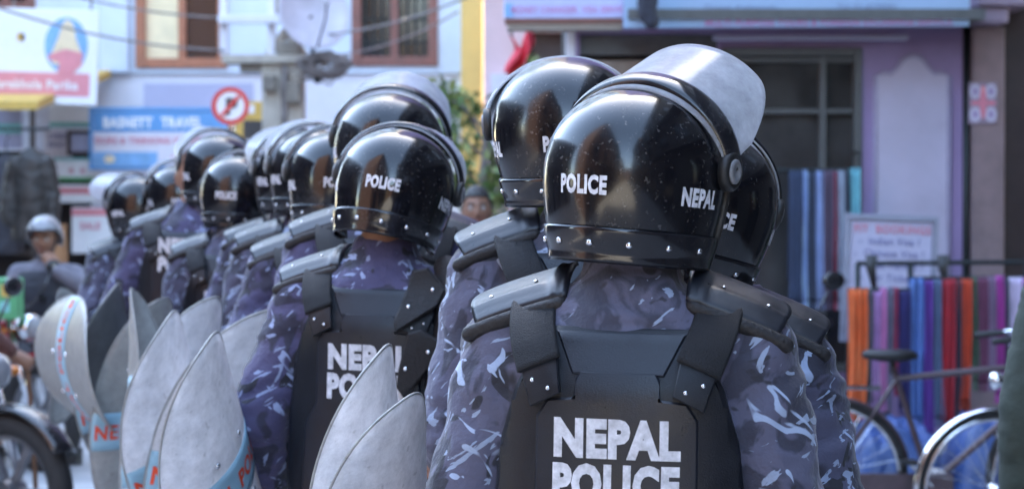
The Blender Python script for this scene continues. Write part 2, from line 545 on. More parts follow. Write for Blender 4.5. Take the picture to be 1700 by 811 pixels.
def head_geo(M):
    """a head with brow, sockets, nose, lips, chin and ears; face towards +Y, origin between the ears"""
    m = MB()
    def fn(u, v):
        a = 2 * PI * u; t = PI * v
        x = math.sin(t) * math.sin(a); y = math.sin(t) * math.cos(a); z = math.cos(t)
        px, py, pz = x * .076, y * .096, z * .118
        if pz < 0:
            k = 1 - 0.34 * (-pz / .118) ** 1.6
            px *= k
            if y < 0: py *= 1 - 0.25 * (-pz / .118)
            else: py *= 1 - 0.06 * (-pz / .118)
        if y > 0:
            py *= 0.95
            g = lambda cx, cz, s, q=1.0: math.exp(-((px - cx) ** 2 / (s * s) + (pz - cz) ** 2 / (s * s * q)))
            py += .026 * g(0, -.030, .013, 2.2) + .012 * g(0, -.008, .010, 3)
            py += .007 * g(0, .022, .030, .25) - .010 * (g(.031, .004, .015, .6) + g(-.031, .004, .015, .6))
            py += .008 * g(0, -.066, .020, .35) + .010 * g(0, -.098, .020)
            py += .006 * (g(.045, -.030, .02) + g(-.045, -.030, .02))
        return (px, py, pz)
    m.grid(fn, 40, 30, wrap=True)
    for s in (-1, 1):
        m.ball((s * .076, -.012, -.012), (.010, .020, .032), 10, 8)
    o = MB(); o.merge(m, M); return o

def hand_geo(wrist, d, n, thumb_side, curl=0.9):
    """palm, four unequal bent fingers and a thumb; d along the forearm, n out of the back of the hand"""
    d = Vector(d).normalized(); n = Vector(n); n = (n - d * n.dot(d)).normalized(); s = d.cross(n).normalized() * thumb_side
    w = Vector(wrist)
    m = MB()
    m.tube([w - d * .02, w + d * .03, w + d * .085], [.026, .034, .036], 10, True, flat=0.55 if abs(d.cross(n).normalized().dot(s)) < 0 else 1.0)
    for k, (off, ln) in enumerate([(.028, .072), (.010, .082), (-.009, .076), (-.027, .060)]):
        p = w + d * (.088 - abs(k - 1.2) * .004) + s * off
        path = [p]; a = 0.25 * curl; dd = d.copy()
        for q, fr in enumerate((.45, .32, .23)):
            dd = (Matrix.Rotation(-a if True else a, 3, d.cross(n)) @ dd)
            if dd.dot(n) > 0.05 and q == 0: dd = dd - n * dd.dot(n) * 2
            path.append(path[-1] + dd.normalized() * ln * fr); a = 0.75 * curl
        m.tube(path, [.0098, .0092, .0084, .0074], 8, True)
    p = w + d * .025 + s * .028
    m.tube([p, p + d * .030 + s * .022 - n * .006, p + d * .055 + s * .026 - n * .018, p + d * .075 + s * .020 - n * .028], [.014, .012, .0105, .009], 8, True)
    return m

def limb(m, pts, rad, seg=14): m.tube(pts, rad, seg, True)

STAND = dict(shl=(-.178, -.01, 1.392), shr=(.178, -.01, 1.392), ell=(-.243, -.035, 1.12), elr=(.243, -.04, 1.12),
             wrl=(-.25, .19, 1.05), wrr=(.245, .15, 1.00), hipl=(-.09, 0, .90), hipr=(.09, 0, .90), knl=(-.11, .03, .49), knr=(.11, .02, .49),
             anl=(-.12, -.02, .09), anr=(.12, -.03, .09), head=(0, .025, 1.63), hr=(0, 0, 0), dz=0.0)

def shift(p, dz): return (p[0], p[1], p[2] + dz)

def body_mesh(name, J, voxel=0.009):
    m = MB()
    dz = J['dz']
    m.loft([(a, b, c + dz, d, e) for a, b, c, d, e in TORSO])
    hp = Vector(J['head']); HM = Matrix.Translation(hp) @ Euler(J['hr']).to_matrix().to_4x4()
    limb(m, [(0, -.02, 1.44 + dz), HM @ Vector((0, -.025, -.07))], [.062, .054])
    for s in 'lr':
        sh, el, wr = Vector(J['sh' + s]), Vector(J['el' + s]), Vector(J['wr' + s])
        limb(m, [sh, sh.lerp(el, .5), el], [.056, .048, .040]); limb(m, [el, el.lerp(wr, .35), wr], [.040, .040, .027])
        limb(m, [(0.05 * (-1 if s == 'l' else 1), -.015, 1.44 + dz), sh], [.055, .056])
        h, k, a = Vector(J['hip' + s]), Vector(J['kn' + s]), Vector(J['an' + s])
        limb(m, [h, h.lerp(k, .4), k], [.088, .078, .055]); limb(m, [k, k.lerp(a, .3), a], [.054, .056, .036])
        limb(m, [a + Vector((0, -.03, -.05)), a + Vector((0, .13, -.06))], [.035, .030])
    m.merge(head_geo(HM))
    for s in 'lr':
        el, wr = Vector(J['el' + s]), Vector(J['wr' + s])
        m.merge(hand_geo(wr, J.get('hd' + s, wr - el), J.get('hn' + s, (0, 0, 1)), J.get('ts' + s, 1 if s == 'l' else -1), J.get('curl' + s, 0.9)))
    return remesh(m, name, voxel, 2)

def shirt_mesh(name, J, fat=0.013, voxel=0.010, folds=0.011, seed=0, collar=True, zlow=0.86, sleeve=1.0):
    m = MB(); dz = J['dz']
    rings = [(a, b, c + dz, d + fat, e + fat) for a, b, c, d, e in TORSO if c >= zlow - 0.03 and c < 1.48]
    rings.append((0, -.008, 1.497 + dz, .072, .070))
    m.loft(rings)
    for s in 'lr':
        sg = -1 if s == 'l' else 1
        sh, el, wr = Vector(J['sh' + s]), Vector(J['el' + s]), Vector(J['wr' + s])
        we = el.lerp(wr, 0.93 * sleeve)
        limb(m, [sh, sh.lerp(el, .5), el], [.056 + fat * 1.15, .054 + fat * 1.15, .050 + fat * 1.2], 18)
        limb(m, [el, el.lerp(we, .4), we], [.050 + fat * 1.2, .048 + fat, .033 + fat], 18)
        limb(m, [(0.045 * sg, -.015, 1.432 + dz), sh], [.050 + fat * .6, .054 + fat], 18)
    if collar:
        m.loft([(0, -.006, 1.47 + dz, .080, .074), (0, .0, 1.515 + dz, .068, .066), (0, .004, 1.535 + dz, .064, .063)])
    return remesh(m, name, voxel, 5, folds, seed=seed)

def trouser_mesh(name, J, fat=0.014, voxel=0.014, folds=0.006, seed=3):
    m = MB(); dz = J['dz']
    m.loft([(a, b, c + dz, d + fat * .8, e + fat * .8) for a, b, c, d, e in TORSO if c <= 1.02])
    for s in 'lr':
        h, k, a = Vector(J['hip' + s]), Vector(J['kn' + s]), Vector(J['an' + s])
        limb(m, [h, h.lerp(k, .4), k], [.092 + fat, .082 + fat, .062 + fat], 16); limb(m, [k, k.lerp(a, .4), a + Vector((0, 0, .03))], [.062 + fat, .060 + fat, .048 + fat], 16)
    return remesh(m, name, voxel, 4, folds, seed=seed)

def boot_mb(ankle):
    m = MB(); a = Vector(ankle)
    m.loft([(a.x, a.y + .035, 0.002, .050, .135), (a.x, a.y + .035, .03, .052, .138), (a.x, a.y + .03, .06, .050, .125), (a.x, a.y + .005, .10, .050, .075), (a.x, a.y, .16, .050, .058), (a.x, a.y, .22, .052, .058)], 20, 2.2)
    return m

M_CAPGREY = mat('worn_grey_plastic', (0.17, 0.17, 0.18), .4, var=.3, scale=60)
# ---- helmet: origin at its centre, face towards +Y
HZ_TOP, HZ_BOT = .137, -.121
def hz_ab(z):
    if z >= 0:
        k = max(0.0, 1 - (z / HZ_TOP) ** 2.25) ** (1 / 2.05)
        return .1335 * k, .152 * k, .142 * k
    t = (-z / .125)
    return .1335 * (1 - .185 * t ** 1.7), .152 * (1 - .20 * t ** 1.7), .142 * (1 - .08 * t ** 2)
def hsurf(al, z, off=0.0):
    """al = angle from the back of the helmet, positive to the wearer's right"""
    a, bb, bf = hz_ab(z)
    c = math.cos(al)
    p = Vector((a * math.sin(al), -(bb if c > 0 else bf) * c, z))
    if off:
        e = 1e-3
        a2 = Vector(hsurf(al + e, z)) - p; z2 = Vector(hsurf(al, min(z + e, HZ_TOP - 1e-4) if z < HZ_TOP - 2e-3 else z - e)) - p
        if z >= HZ_TOP - 2e-3: z2 = -z2
        n = a2.cross(z2)
        n = n.normalized() if n.length > 1e-12 else Vector((0, 0, 1))
        if n.dot(Vector((p.x, p.y, max(p.z, 0) * .7))) < 0: n = -n
        p = p + n * off
    return p
def amax(z): return R(114) + R(66) * sm(.030, .062, z)

def helmet_parts():
    d = {}
    m = MB()
    rows = [HZ_BOT + (0.0 - HZ_BOT) * i / 12 for i in range(12)] + [HZ_TOP * math.sin(PI / 2 * i / 20) for i in range(21)]
    NU = 72
    v = []; f = []
    for z in rows:
        A = amax(z)
        for i in range(NU + 1):
            v.append(hsurf(-A + 2 * A * i / NU, min(z, HZ_TOP - 1e-6)))
    for j in range(len(rows) - 1):
        for i in range(NU):
            f.append((j * (NU + 1) + i, j * (NU + 1) + i + 1, (j + 1) * (NU + 1) + i + 1, (j + 1) * (NU + 1) + i))
    m.add(v, f)
    d['shell'] = m.mesh('helmet_shell', True, 1e-4)
    # lower band with a rolled lip
    m = MB()
    def band(u, vv):
        al = -R(112) + R(224) * u
        z = -.076 - .049 * vv
        off = .0045 + .004 * sm(.72, .95, vv) + .0015 * math.sin(vv * PI)
        p = hsurf(al, z, off)
        return (p.x, p.y, p.z)
    m.grid(band, 60, 10)
    d['band'] = m.mesh('helmet_band', True)
    # padded inside lining
    m = MB()
    m.grid(lambda u, vv: tuple(Vector(hsurf(-amax(-.1) + 2 * amax(-.1) * u, -.128 + .05 * vv)) * 0.93 + Vector((0, 0, -.004))), 40, 4)
    d['lining'] = m.mesh('helmet_lining', True)
    # edge trim round the face opening
    path = []
    zs = [HZ_BOT + (.062 - HZ_BOT) * i / 24 for i in range(25)]
    for z in zs: path.append(hsurf(amax(z) - 1e-3, z, .001))
    for z in zs[::-1]: path.append(hsurf(-amax(z) + 1e-3, z, .001))
    m = MB(); m.tube(path, .0065, 8)
    d['trim'] = m.mesh('helmet_trim', True)
    # rivet
    m = MB(); m.lathe([(.0052, 0), (.0052, .001), (.0042, .0026), (.002, .0036), (0, .0039)], 12)
    d['rivet'] = m.mesh('rivet', True)
    # pivot: black disc, pale cap
    m = MB(); m.lathe([(.030, -.006), (.030, .004), (.027, .008), (.021, .009), (.020, .006), (0.0, .006)], 28)
    d['pivot'] = m.mesh('visor_pivot', True)
    m = MB(); m.lathe([(.0185, .004), (.0185, .0085), (.016, .0105), (.010, .0108), (.009, .008), (0, .008)], 24)
    d['cap'] = m.mesh('pivot_cap', True)
    # visor, origin on the hinge axis (lowered position)
    rx, ry = .1410, .131
    def vs_(a, z, off=0):
        taper = 1 - .05 * max(0, -z / .17)
        return Vector(((rx + off) * math.sin(a) * taper, (ry + off) * math.cos(a) * taper, z))
    m = MB()
    def clear(u, v):
        A = R(86)
        s = 2 * u - 1
        zb = -.196 + .11 * max(0, (abs(s) - .62) / .38) ** 2.2
        z = .012 + (zb - .012) * v
        return tuple(vs_(A * s, z))
    m.grid(clear, 48, 14)
    d['visor'] = m.mesh('visor_sheet', True)
    m = MB()
    def rim(u, v):
        s = 2 * u - 1
        z = .000 - .046 * v + .016 * abs(s) ** 3
        return tuple(vs_(R(90) * s, z, .004 + .004 * math.sin(v * PI) - (.008 if v < .04 else 0)))
    m.grid(rim, 48, 8)
    d['rim'] = m.mesh('visor_rim', True)
    return d
HP = helmet_parts()
PIV = Vector((0, .028, .022))

def letter_helmet(body, al0, z0, h, wide, bold=.05, tilt=0.0):
    def fn(u, v):
        uu = u * math.cos(tilt) + v * math.sin(tilt); vv = -u * math.sin(tilt) + v * math.cos(tilt)
        return hsurf(al0 + uu / .142, z0 + vv, .0012)
    return letter_mb(body, h, bold, fn, wide).mesh('lettering', False)
HT = [letter_helmet('POLICE', R(-3), -.016, .0255, .68), letter_helmet('NEPAL', R(76), -.022, .0255, .68), letter_helmet('NEPAL', R(-78), -.022, .0255, .68)]

def add_helmet(person, hc):
    h = put('helmet', HP['shell'], M_HELMET, person, hc, None, 0, .009, -1.0)
    put('neck_band', HP['band'], M_BAND, h, None, None, 0, .003, -1.0)
    put('lining', HP['lining'], M_RUBBER, h)
    put('edge_trim', HP['trim'], M_RUBBER, h)
    for k in range(7):
        al = R(3 + 27 * (k - 3)); z = -.098
        p = hsurf(al, z, .0060); q = hsurf(al, z, .02) - hsurf(al, z, .0)
        o = put('rivet', HP['rivet'], M_STEEL, h, p); o.rotation_euler = q.to_track_quat('Z', 'Y').to_euler()
    for s in (-1, 1):
        o = put('visor_pivot', HP['pivot'], M_RUBBER, h, (s * .1405, PIV.y, PIV.z), (0, s * R(90), 0))
        o = put('pivot_cap', HP['cap'], M_CAPGREY, h, (s * .142, PIV.y, PIV.z), (0, s * R(90), 0))
    for me in HT: put('lettering', me, M_WHITE_PRINT, h)
    put('visor', HP['visor'], M_VISOR, h, PIV, (R(104), 0, 0), 0, .0022, 0)
    put('visor_rim', HP['rim'], M_BAND, h, PIV, (R(104), 0, 0), 0, .003, 0)
    return h

# ---- vest
def back_y(x, z):
    W = .212
    dep = .150 - .048 * sm(1.33, 1.46, z) - .012 * sm(1.15, .9, z) - .01 * sm(1.33, 1.2, z)
    t = min(.999, abs(x) / W)
    return -dep * (1 - t ** 2.7) ** (1 / 2.7)

def panel_mb(poly, off, thick, step=.018, side=1, bev=.004, surf=back_y):
    """polygon (x, z) laid on the curved torso, raised by off, with a bevelled thick edge"""
    bm = bmesh.new()
    vs_ = [bm.verts.new((x, 0, z)) for x, z in poly]
    bm.faces.new(vs_)
    x0, x1 = min(p[0] for p in poly), max(p[0] for p in poly); z0, z1 = min(p[1] for p in poly), max(p[1] for p in poly)
    n = int((x1 - x0) / step)
    for i in range(1, n + 1):
        bmesh.ops.bisect_plane(bm, geom=bm.verts[:] + bm.edges[:] + bm.faces[:], plane_co=(x0 + (x1 - x0) * i / (n + 1), 0, 0), plane_no=(1, 0, 0))
    n = int((z1 - z0) / step)
    for i in range(1, n + 1):
        bmesh.ops.bisect_plane(bm, geom=bm.verts[:] + bm.edges[:] + bm.faces[:], plane_co=(0, 0, z0 + (z1 - z0) * i / (n + 1)), plane_no=(0, 0, 1))
    bm.verts.ensure_lookup_table()
    bound = {v.index for v in bm.verts if v.is_boundary}
    bm.verts.index_update()
    V = [v.co.copy() for v in bm.verts]; Fc = [[v.index for v in f.verts] for f in bm.faces]
    E = [(e.link_loops[0].vert.index, e.link_loops[0].link_loop_next.vert.index) for e in bm.edges if e.is_boundary]
    bn = set(i for e in E for i in e)
    cx = sum(p[0] for p in poly) / len(poly); cz = sum(p[1] for p in poly) / len(poly)
    bm.free()
    N = len(V)
    nbr = {}
    for a, b in E: nbr.setdefault(a, []).append(b); nbr.setdefault(b, []).append(a)
    def place(p, o): 
        y = surf(p.x, p.z) - o
        return (p.x, y * side, p.z)
    top = []; 
    area = 0
    for a, b in E: area += V[a].x * V[b].z - V[b].x * V[a].z
    sgn = 1 if area > 0 else -1
    inset = {}
    prv = {b: a for a, b in E}; nxt = {a: b for a, b in E}
    for a in bn:
        if a in prv and a in nxt:
            e1 = (V[a] - V[prv[a]]).normalized(); e2 = (V[nxt[a]] - V[a]).normalized()
            n1 = Vector((-e1.z, 0, e1.x)) * sgn; n2 = Vector((-e2.z, 0, e2.x)) * sgn
            nn = (n1 + n2)
            nn = nn.normalized() / max(.5, nn.normalized().dot(n1)) if nn.length > 1e-6 else n1
            inset[a] = nn
    m = MB()
    v = [place(V[i] + (inset.get(i, Vector()) * bev if i in bn else Vector()), off + thick) for i in range(N)]
    f = [list(q) for q in Fc]
    bl = sorted(bn); mid = {}; low = {}
    for i in bl:
        mid[i] = len(v); v.append(place(V[i], off + thick - bev))
    for i in bl:
        low[i] = len(v); v.append(place(V[i], off - .012))
    for a, b in E:
        f.append([a, mid[a], mid[b], b]); f.append([mid[a], low[a], low[b], mid[b]])
    m.add(v, f)
    return m

def mirror(poly): return poly + [(-x, z) for x, z in poly[::-1]]

BASE = mirror([(.098, 1.432), (.112, 1.425), (.150, 1.345), (.172, 1.27), (.186, 1.15), (.190, 1.00), (.170, .93)])
YOKE = mirror([(.094, 1.426), (.066, 1.366)])
PLATE = mirror([(.054, 1.372), (.060, 1.362), (.062, 1.334), (.100, 1.330), (.116, 1.305), (.117, 1.170), (.142, 1.125), (.146, .98), (.120, .945)])
INNER = mirror([(.092, 1.298), (.094, 1.185), (.088, 1.175)])

def strap_mb(s):
    """webbing from over the shoulder down to the riveted patch"""
    path = [(.138, .055, 1.452), (.138, -.005, 1.470), (.137, -.060, 1.462), (.132, -.106, 1.432), (.124, -.134, 1.405), (.114, -.152, 1.378)]
    w = .034
    m = MB()
    pts = [Vector(p) for p in path]
    fine = []
    for i in range(len(pts) - 1):
        for k in range(4): fine.append(pts[i].lerp(pts[i + 1], k / 4))
    fine.append(pts[-1])
    for _ in range(2):
        fine = [fine[0]] + [(fine[i - 1] + fine[i] * 2 + fine[i + 1]) / 4 for i in range(1, len(fine) - 1)] + [fine[-1]]
    v = []; f = []
    for i, p in enumerate(fine):
        t = (fine[min(i + 1, len(fine) - 1)] - fine[max(i - 1, 0)]).normalized()
        side = Vector((1, .38, .12)) ; side = (side - t * side.dot(t)).normalized()
        n = side.cross(t)
        if n.y > 0 and i > 8: n = -n
        if n.z < 0 and i <= 8: n = -n
        for a, b in ((-1, 0), (-.9, .004), (.9, .004), (1, 0), (.9, -.004), (-.9, -.004)):
            q = p + side * (w * a) + n * b
            v.append((q.x * s, q.y, q.z))
    for i in range(len(fine) - 1):
        for k in range(6):
            f.append((i * 6 + k, i * 6 + (k + 1) % 6, (i + 1) * 6 + (k + 1) % 6, (i + 1) * 6 + k))
    f.append(tuple(range(6))); f.append(tuple((len(fine) - 1) * 6 + k for k in range(6)))
    m.add(v, f)
    return m

def pad_fn(s, k, t):
    """shoulder pad surface: k 0..1 from neck side to the outer tip, t -1..1 back to front"""
    x = .088 + .150 * k
    w = .064 * (1 - .25 * k ** 2.2)
    y = -.012 + w * t
    z = 1.524 - .058 * k - .008 * k ** 4 - .010 * t * t + .018 * t - .010 * max(0, -t) ** 3 - .010 * (1 - k)
    return Vector((x * s, y, z))

def pad_mb(s):
    m = MB()
    NU, NV = 20, 18
    v = []; f = []
    for j in range(NV + 1):
        for i in range(NU + 1):
            k, t = i / NU, -1 + 2 * j / NV
            k2 = k * (1 - .10 * t * t)
            p = pad_fn(s, k2, t)
            rid = .0035 * (sm(.10, .14, k) - sm(.16, .20, k)) + .003 * (sm(-.62, -.56, t) - sm(-.46, -.40, t)) * sm(.2, .3, k)
            p.z += rid
            v.append(p)
    w = NU + 1
    for j in range(NV):
        for i in range(NU): f.append((j * w + i, j * w + i + 1, (j + 1) * w + i + 1, (j + 1) * w + i))
    m.add(v, f)
    return m

def pad_roll_mb(s):
    m = MB()
    path = [pad_fn(s, .06 + .9 * i / 14, -.97) + Vector((0, .004, -.013)) for i in range(15)]
    m.tube(path, .0125, 10, True)
    return m

def make_officer_mesh():
    d = {}
    d['shirt'] = [shirt_mesh('shirt', STAND, seed=k) for k in (1,)]
    s2 = dict(STAND); s2.update(ell=(-.262, -.05, 1.13), wrl=(-.275, .10, .91), elr=(.250, -.02, 1.12), wrr=(.20, .2, 1.08))
    d['shirt'].append(shirt_mesh('shirt', s2, seed=5, fat=.016))
    d['body'] = [body_mesh('body', STAND), body_mesh('body', s2)]
    d['trousers'] = trouser_mesh('trousers', STAND)
    d['boot'] = [boot_mb(STAND['anl']).mesh('boot'), boot_mb(STAND['anr']).mesh('boot')]
    return d
OM = make_officer_mesh()

VM = {}
def vest_meshes():
    VM['base'] = panel_mb(BASE, .0, .010, bev=.006).mesh('vest', True)
    VM['yoke'] = panel_mb(YOKE, .010, .004, bev=.003).mesh('yoke', True)
    VM['plate'] = panel_mb(PLATE, .010, .005, bev=.003).mesh('plate', True)
    VM['front'] = panel_mb(BASE, .0, .010, side=-1, bev=.006, step=.03).mesh('front_panel', True)
    VM['frontplate'] = panel_mb(PLATE, .010, .010, side=-1, step=.03).mesh('front_plate', True)
    for s in (-1, 1):
        VM['strap', s] = strap_mb(s).mesh('strap', True)
        VM['pad', s] = pad_mb(s).mesh('shoulder_pad', True)
        VM['roll', s] = pad_roll_mb(s).mesh('pad_roll', True)
        q = [(.090, 1.400), (.144, 1.380), (.124, 1.318), (.080, 1.340)]
        VM['patch', s] = panel_mb([(x * s, z) for x, z in (q if s > 0 else q[::-1])], .021, .005, bev=.002).mesh('patch', True)
        w = MB()
        w.grid(lambda u, v: (s * (.196 + .004 * math.sin(v * 9)), -.055 + .11 * u, 1.02 + .05 * v), 4, 4)
        VM['side', s] = w.mesh('side_strap', True)
    def on_back(off, dz=0.0, rot=0.0):
        def fn(u, v):
            x = u * math.cos(rot) + v * math.sin(rot); z = -u * math.sin(rot) + v * math.cos(rot) 
            return (x, back_y(x, z + fn.z0) - off, z + fn.z0)
        return fn
    for wd, z0, wide in (('NEPAL', 1.278, .80), ('POLICE', 1.213, .72)):
        fn = on_back(.0162); fn.z0 = z0
        VM[wd] = letter_mb(wd, 0.052, .06, fn, wide).mesh('lettering', False)
vest_meshes()
for k_ in ('base', 'yoke', 'plate', ('patch', 1), ('patch', -1)): VM[k_].set_sharp_from_angle(angle=R(30))

def build_officer(label, camo, shirt=0, group='riot police officers walking in file', straps=True):
    t = thing('person', label, 'person', group=group)
    put('body', OM['body'][0], M_SKIN, t)
    sh = OM['shirt'][shirt]
    o = put('shirt', sh, None, t)
    if len(sh.materials) == 0: sh.materials.append(camo)
    o.material_slots[0].link = 'OBJECT'; o.material_slots[0].material = camo
    o = put('trousers', OM['trousers'], M_CAMO, t)
    for b in OM['boot']: put('boot', b, M_BOOT, t)
    v = put('vest', VM['base'], M_VEST, t)
    put('yoke', VM['yoke'], M_VEST_PLATE, v)
    put('back_plate', VM['plate'], M_VEST_PLATE, v)
    put('front_panel', VM['front'], M_VEST, v)
    put('front_plate', VM['frontplate'], M_VEST_PLATE, v)
    for w in ('NEPAL', 'POLICE'): put('lettering', VM[w], M_WHITE_PRINT, v)
    for s in (-1, 1):
        put('strap', VM['strap', s], M_STRAP, v)
        put('patch', VM['patch', s], M_VEST, v)
        put('side_strap', VM['side', s], M_STRAP, v, None, None, 0, .004, 0)
        for q in ((.098, 1.346), (.122, 1.356), (.112, 1.33)):
            if q[0] == .112: continue
            put('rivet', HP['rivet'], M_STEEL, v, (q[0] * s, back_y(q[0], q[1]) - .026, q[1]), (R(90), 0, 0)).scale = (.65, .65, .65)
        p = put('shoulder_pad', VM['pad', s], M_PAD, t, None, None, 0, .007, -1.0)
        put('pad_roll', VM['roll', s], M_PADROLL, p)
        for k, tt in ((.34, -.30), (.78, -.35)):
            put('rivet', HP['rivet'], M_STEEL, p, pad_fn(s, k, tt) + Vector((0, 0, .001))).scale = (.7, .7, .7)
    h = add_helmet(t, (0, .018, 1.646))
    return t

OFFICERS = [
    # px, py of the helmet centre, distance, body yaw, body lean (roll), helmet (pitch, roll, yaw), visor raise, camo, shirt, label
    (1055, 298, 3.42, -9, 1.5, (-2, 3, -31), 117, 'grey', 0, 'riot policeman nearest the camera, clear visor raised to the right, full vest lettering showing'),
    (1160, 342, 3.85, -12, 3, (-4, 10, 8), 98, 'dark', 1, 'riot policeman half hidden behind the right side of the nearest officer'),
    (940, 220, 4.42, 4, -1, (2, -2, 0), 60, 'grey', 0, 'tallest near riot policeman, standing just behind the left shoulder of the nearest officer'),
    (656, 314, 5.2, -8, 2, (-12, 8, -6), 106, 'violet', 1, 'riot policeman whose back lettering is partly covered by the nearest grey shield'),
    (646, 248, 5.95, 0, 1, (-3, 5, -2), 112, 'violet', 0, 'riot policeman with milky visor raised, head rising directly behind another helmet'),
    (560, 300, 6.5, 2, 0, (-4, 3, 8), 100, 'violet', 1, 'riot policeman with white POLICE on helmet, left of the one with covered lettering'),
    (524, 290, 7.2, 0, 1, (-2, 2, 16), 100, 'dark', 0, 'riot policeman in mid file, helmet mostly hidden, second left of the covered lettering'),
    (493, 292, 7.9, 3, 0, (0, 2, 22), 96, 'violet', 1, 'riot policeman in mid file with a sliver of white visor above his helmet'),
    (396, 322, 8.3, -4, 0, (-4, 3, -8), 102, 'dark', 0, 'riot policeman with low round helmet in front of the tall one left of centre'),
    (362, 284, 8.9, -6, 2, (0, 2, 20), 96, 'violet', 1, 'tall riot policeman under the round no-parking sign, second tallest helmet at left'),
    (297, 326, 10.0, 0, -1, (2, 0, 14), 96, 'dark', 0, 'riot policeman second from the far left end of the file'),
    (228, 344, 10.2, 30, 0, (-4, -4, 42), 100, 'dark', 1, 'riot policeman at the far left end of the file with head turned left'),
]
OFF = []
proto = build_officer('proto', M_CAMO)
BSH = {2: .03, 3: -.015, 9: -.075}
for i, (px, py, D, yaw, lean, hr, raise_, camo, shirt, label) in enumerate(OFFICERS):
    t = proto if i == 0 else copy_tree(proto)
    hc = P(px, py, D)
    t['label'] = label
    s = hc.z / 1.646
    t.scale = (s, s, s)
    t.rotation_euler = (0, R(lean), R(yaw))
    off = Euler(t.rotation_euler).to_matrix() @ (Vector((-BSH.get(i, 0), .018, 1.646)) * s)
    t.location = (hc.x - off.x, hc.y - off.y, 0)
    OFF.append(t)
    for ch in t.children:
        nm = ch.name.split('.')[0]
        if nm == 'body':
            ch.data = OM['body'][shirt]
            if len(ch.data.materials) == 0: ch.data.materials.append(M_SKIN)
        if nm == 'shirt':
            ch.data = OM['shirt'][shirt]
            if len(ch.data.materials) == 0: ch.data.materials.append(M_CAMO)
            ch.material_slots[0].link = 'OBJECT'
            ch.material_slots[0].material = {'grey': M_CAMO_GREY, 'dark': M_CAMO, 'violet': M_CAMO_VIOLET}[camo]
        if nm == 'vest' and i == 9:
            for q in ch.children:
                if q.name.split('.')[0] == 'lettering': q.location = (0, -.012, .10)
        if nm == 'helmet':
            ch.location = (-BSH.get(i, 0), .018, 1.646)
            ch.rotation_mode = 'ZXY'
            ch.rotation_euler = (R(hr[0]), R(hr[1]), R(hr[2]) - R(yaw))
            for q in ch.children:
                if q.name.split('.')[0] in ('visor', 'visor_rim'): q.rotation_euler = (R(raise_), 0, 0)

# the officer with the hinged guard hanging down behind his right shoulder
def hinged_guard(t):
    old = [c for c in t.children if c.name.startswith('shoulder_pad') and sum(v.co.x for v in c.data.vertices) > 0][0]
    for c in list(old.children): bpy.data.objects.remove(c)
    bpy.data.objects.remove(old)
    vest = [c for c in t.children if c.name.split('.')[0] == 'vest'][0]
    for c in list(vest.children):
        if c.name.split('.')[0] == 'strap' and sum(v.co.x for v in c.data.vertices) > 0: bpy.data.objects.remove(c)
    m = MB(); m.tube([(.150, -.045, 1.475), (.185, -.085, 1.43), (.200, -.125, 1.34), (.185, -.145, 1.25), (.155, -.155, 1.19)], [.030, .052, .060, .055, .030], 16, True)
    g = m.build('shoulder_guard', M_PADROLL, t, smooth=True)
    sf = lambda x, z: back_y(min(abs(x), .15), z) - .035 - .10 * max(0, x - .10)
    for poly in ([(.060, 1.362), (.092, 1.470), (.122, 1.478), (.165, 1.430), (.150, 1.395), (.066, 1.335)], [(.074, 1.255), (.070, 1.215), (.088, 1.192), (.160, 1.285), (.165, 1.318), (.120, 1.345), (.092, 1.335)]):
        pm = panel_mb(poly, .0, .010, .02, 1, .004, sf)
        pl = pm.build('guard_plate', M_PADROLL, g, smooth=True, sharp=40)
        cx = sum(p[0] for p in poly) / len(poly); cz = sum(p[1] for p in poly) / len(poly)
        for dx, dz in ((.028, .018), (-.02, -.02)):
            put('rivet', HP['rivet'], M_STEEL, g, (cx + dx, sf(cx + dx, cz + dz) - .010, cz + dz), (R(90), 0, 0))
hinged_guard(OFF[3])

# ------------------------------------------------------------------ the setting
def pal(name, r, g, b, k=1.0, **kw):
    c = srgb(r, g, b)
    return mat(name, tuple(min(.85, x * k) for x in c), **kw)
M_GROUND = mat('paving_concrete', (0.30, 0.30, 0.305), 0.75, var=0.22, scale=1.7, bump=0.25, bscale=25)
M_PAVE = mat('pavement_stone', (0.24, 0.23, 0.23), 0.8, var=0.25, scale=3, bump=0.3, bscale=20)
M_BLUEWALL = mat('pale_blue_plaster', (0.55, 0.61, 0.68), 0.85, var=0.10, scale=1.6, bump=0.12, bscale=18)
M_WHITEWALL = mat('white_plaster', (0.66, 0.65, 0.69), 0.85, var=0.10, scale=1.3, bump=0.12, bscale=18)
M_LAVENDER = mat('lavender_plaster', (0.40, 0.40, 0.52), 0.85, var=0.08, scale=2, bump=0.1)
M_ORANGEWOOD = mat('orange_wood', (0.36, 0.13, 0.065), 0.55, var=0.25, scale=9, bump=0.2)
M_BROWNWOOD = mat('brown_wood', (0.20, 0.075, 0.055), 0.55, var=0.25, scale=9, bump=0.2)
M_DARKGLASS = mat('dark_glass', (0.012, 0.014, 0.018), 0.06, var=0.3, scale=1.2, bump=0.03, bscale=3, spec=0.6)
M_CURTAIN = mat('cream_curtain', (0.80, 0.66, 0.42), 0.9, var=0.12, scale=5, bump=0.3, bscale=22)
M_YELLOW = mat('yellow_paint', (0.70, 0.46, 0.14), 0.75, var=0.10, scale=3)
M_PINKWALL = mat('pale_pink_plaster', (0.62, 0.45, 0.47), 0.85, var=0.08, scale=3)
M_PURPLE = mat('purple_paint', (0.30, 0.215, 0.385), 0.55, var=0.16, scale=2.2, bump=0.08, bscale=30)
M_PALEPANEL = mat('pale_panel_paint', (0.47, 0.43, 0.53), 0.6, var=0.12, scale=2.0, bump=0.06)
M_PANELEDGE = mat('panel_moulding', (0.36, 0.32, 0.44), 0.6, var=0.08)
M_BEIGESTONE = mat('beige_stone', (0.22, 0.155, 0.155), 0.7, var=0.22, scale=5, bump=0.2)
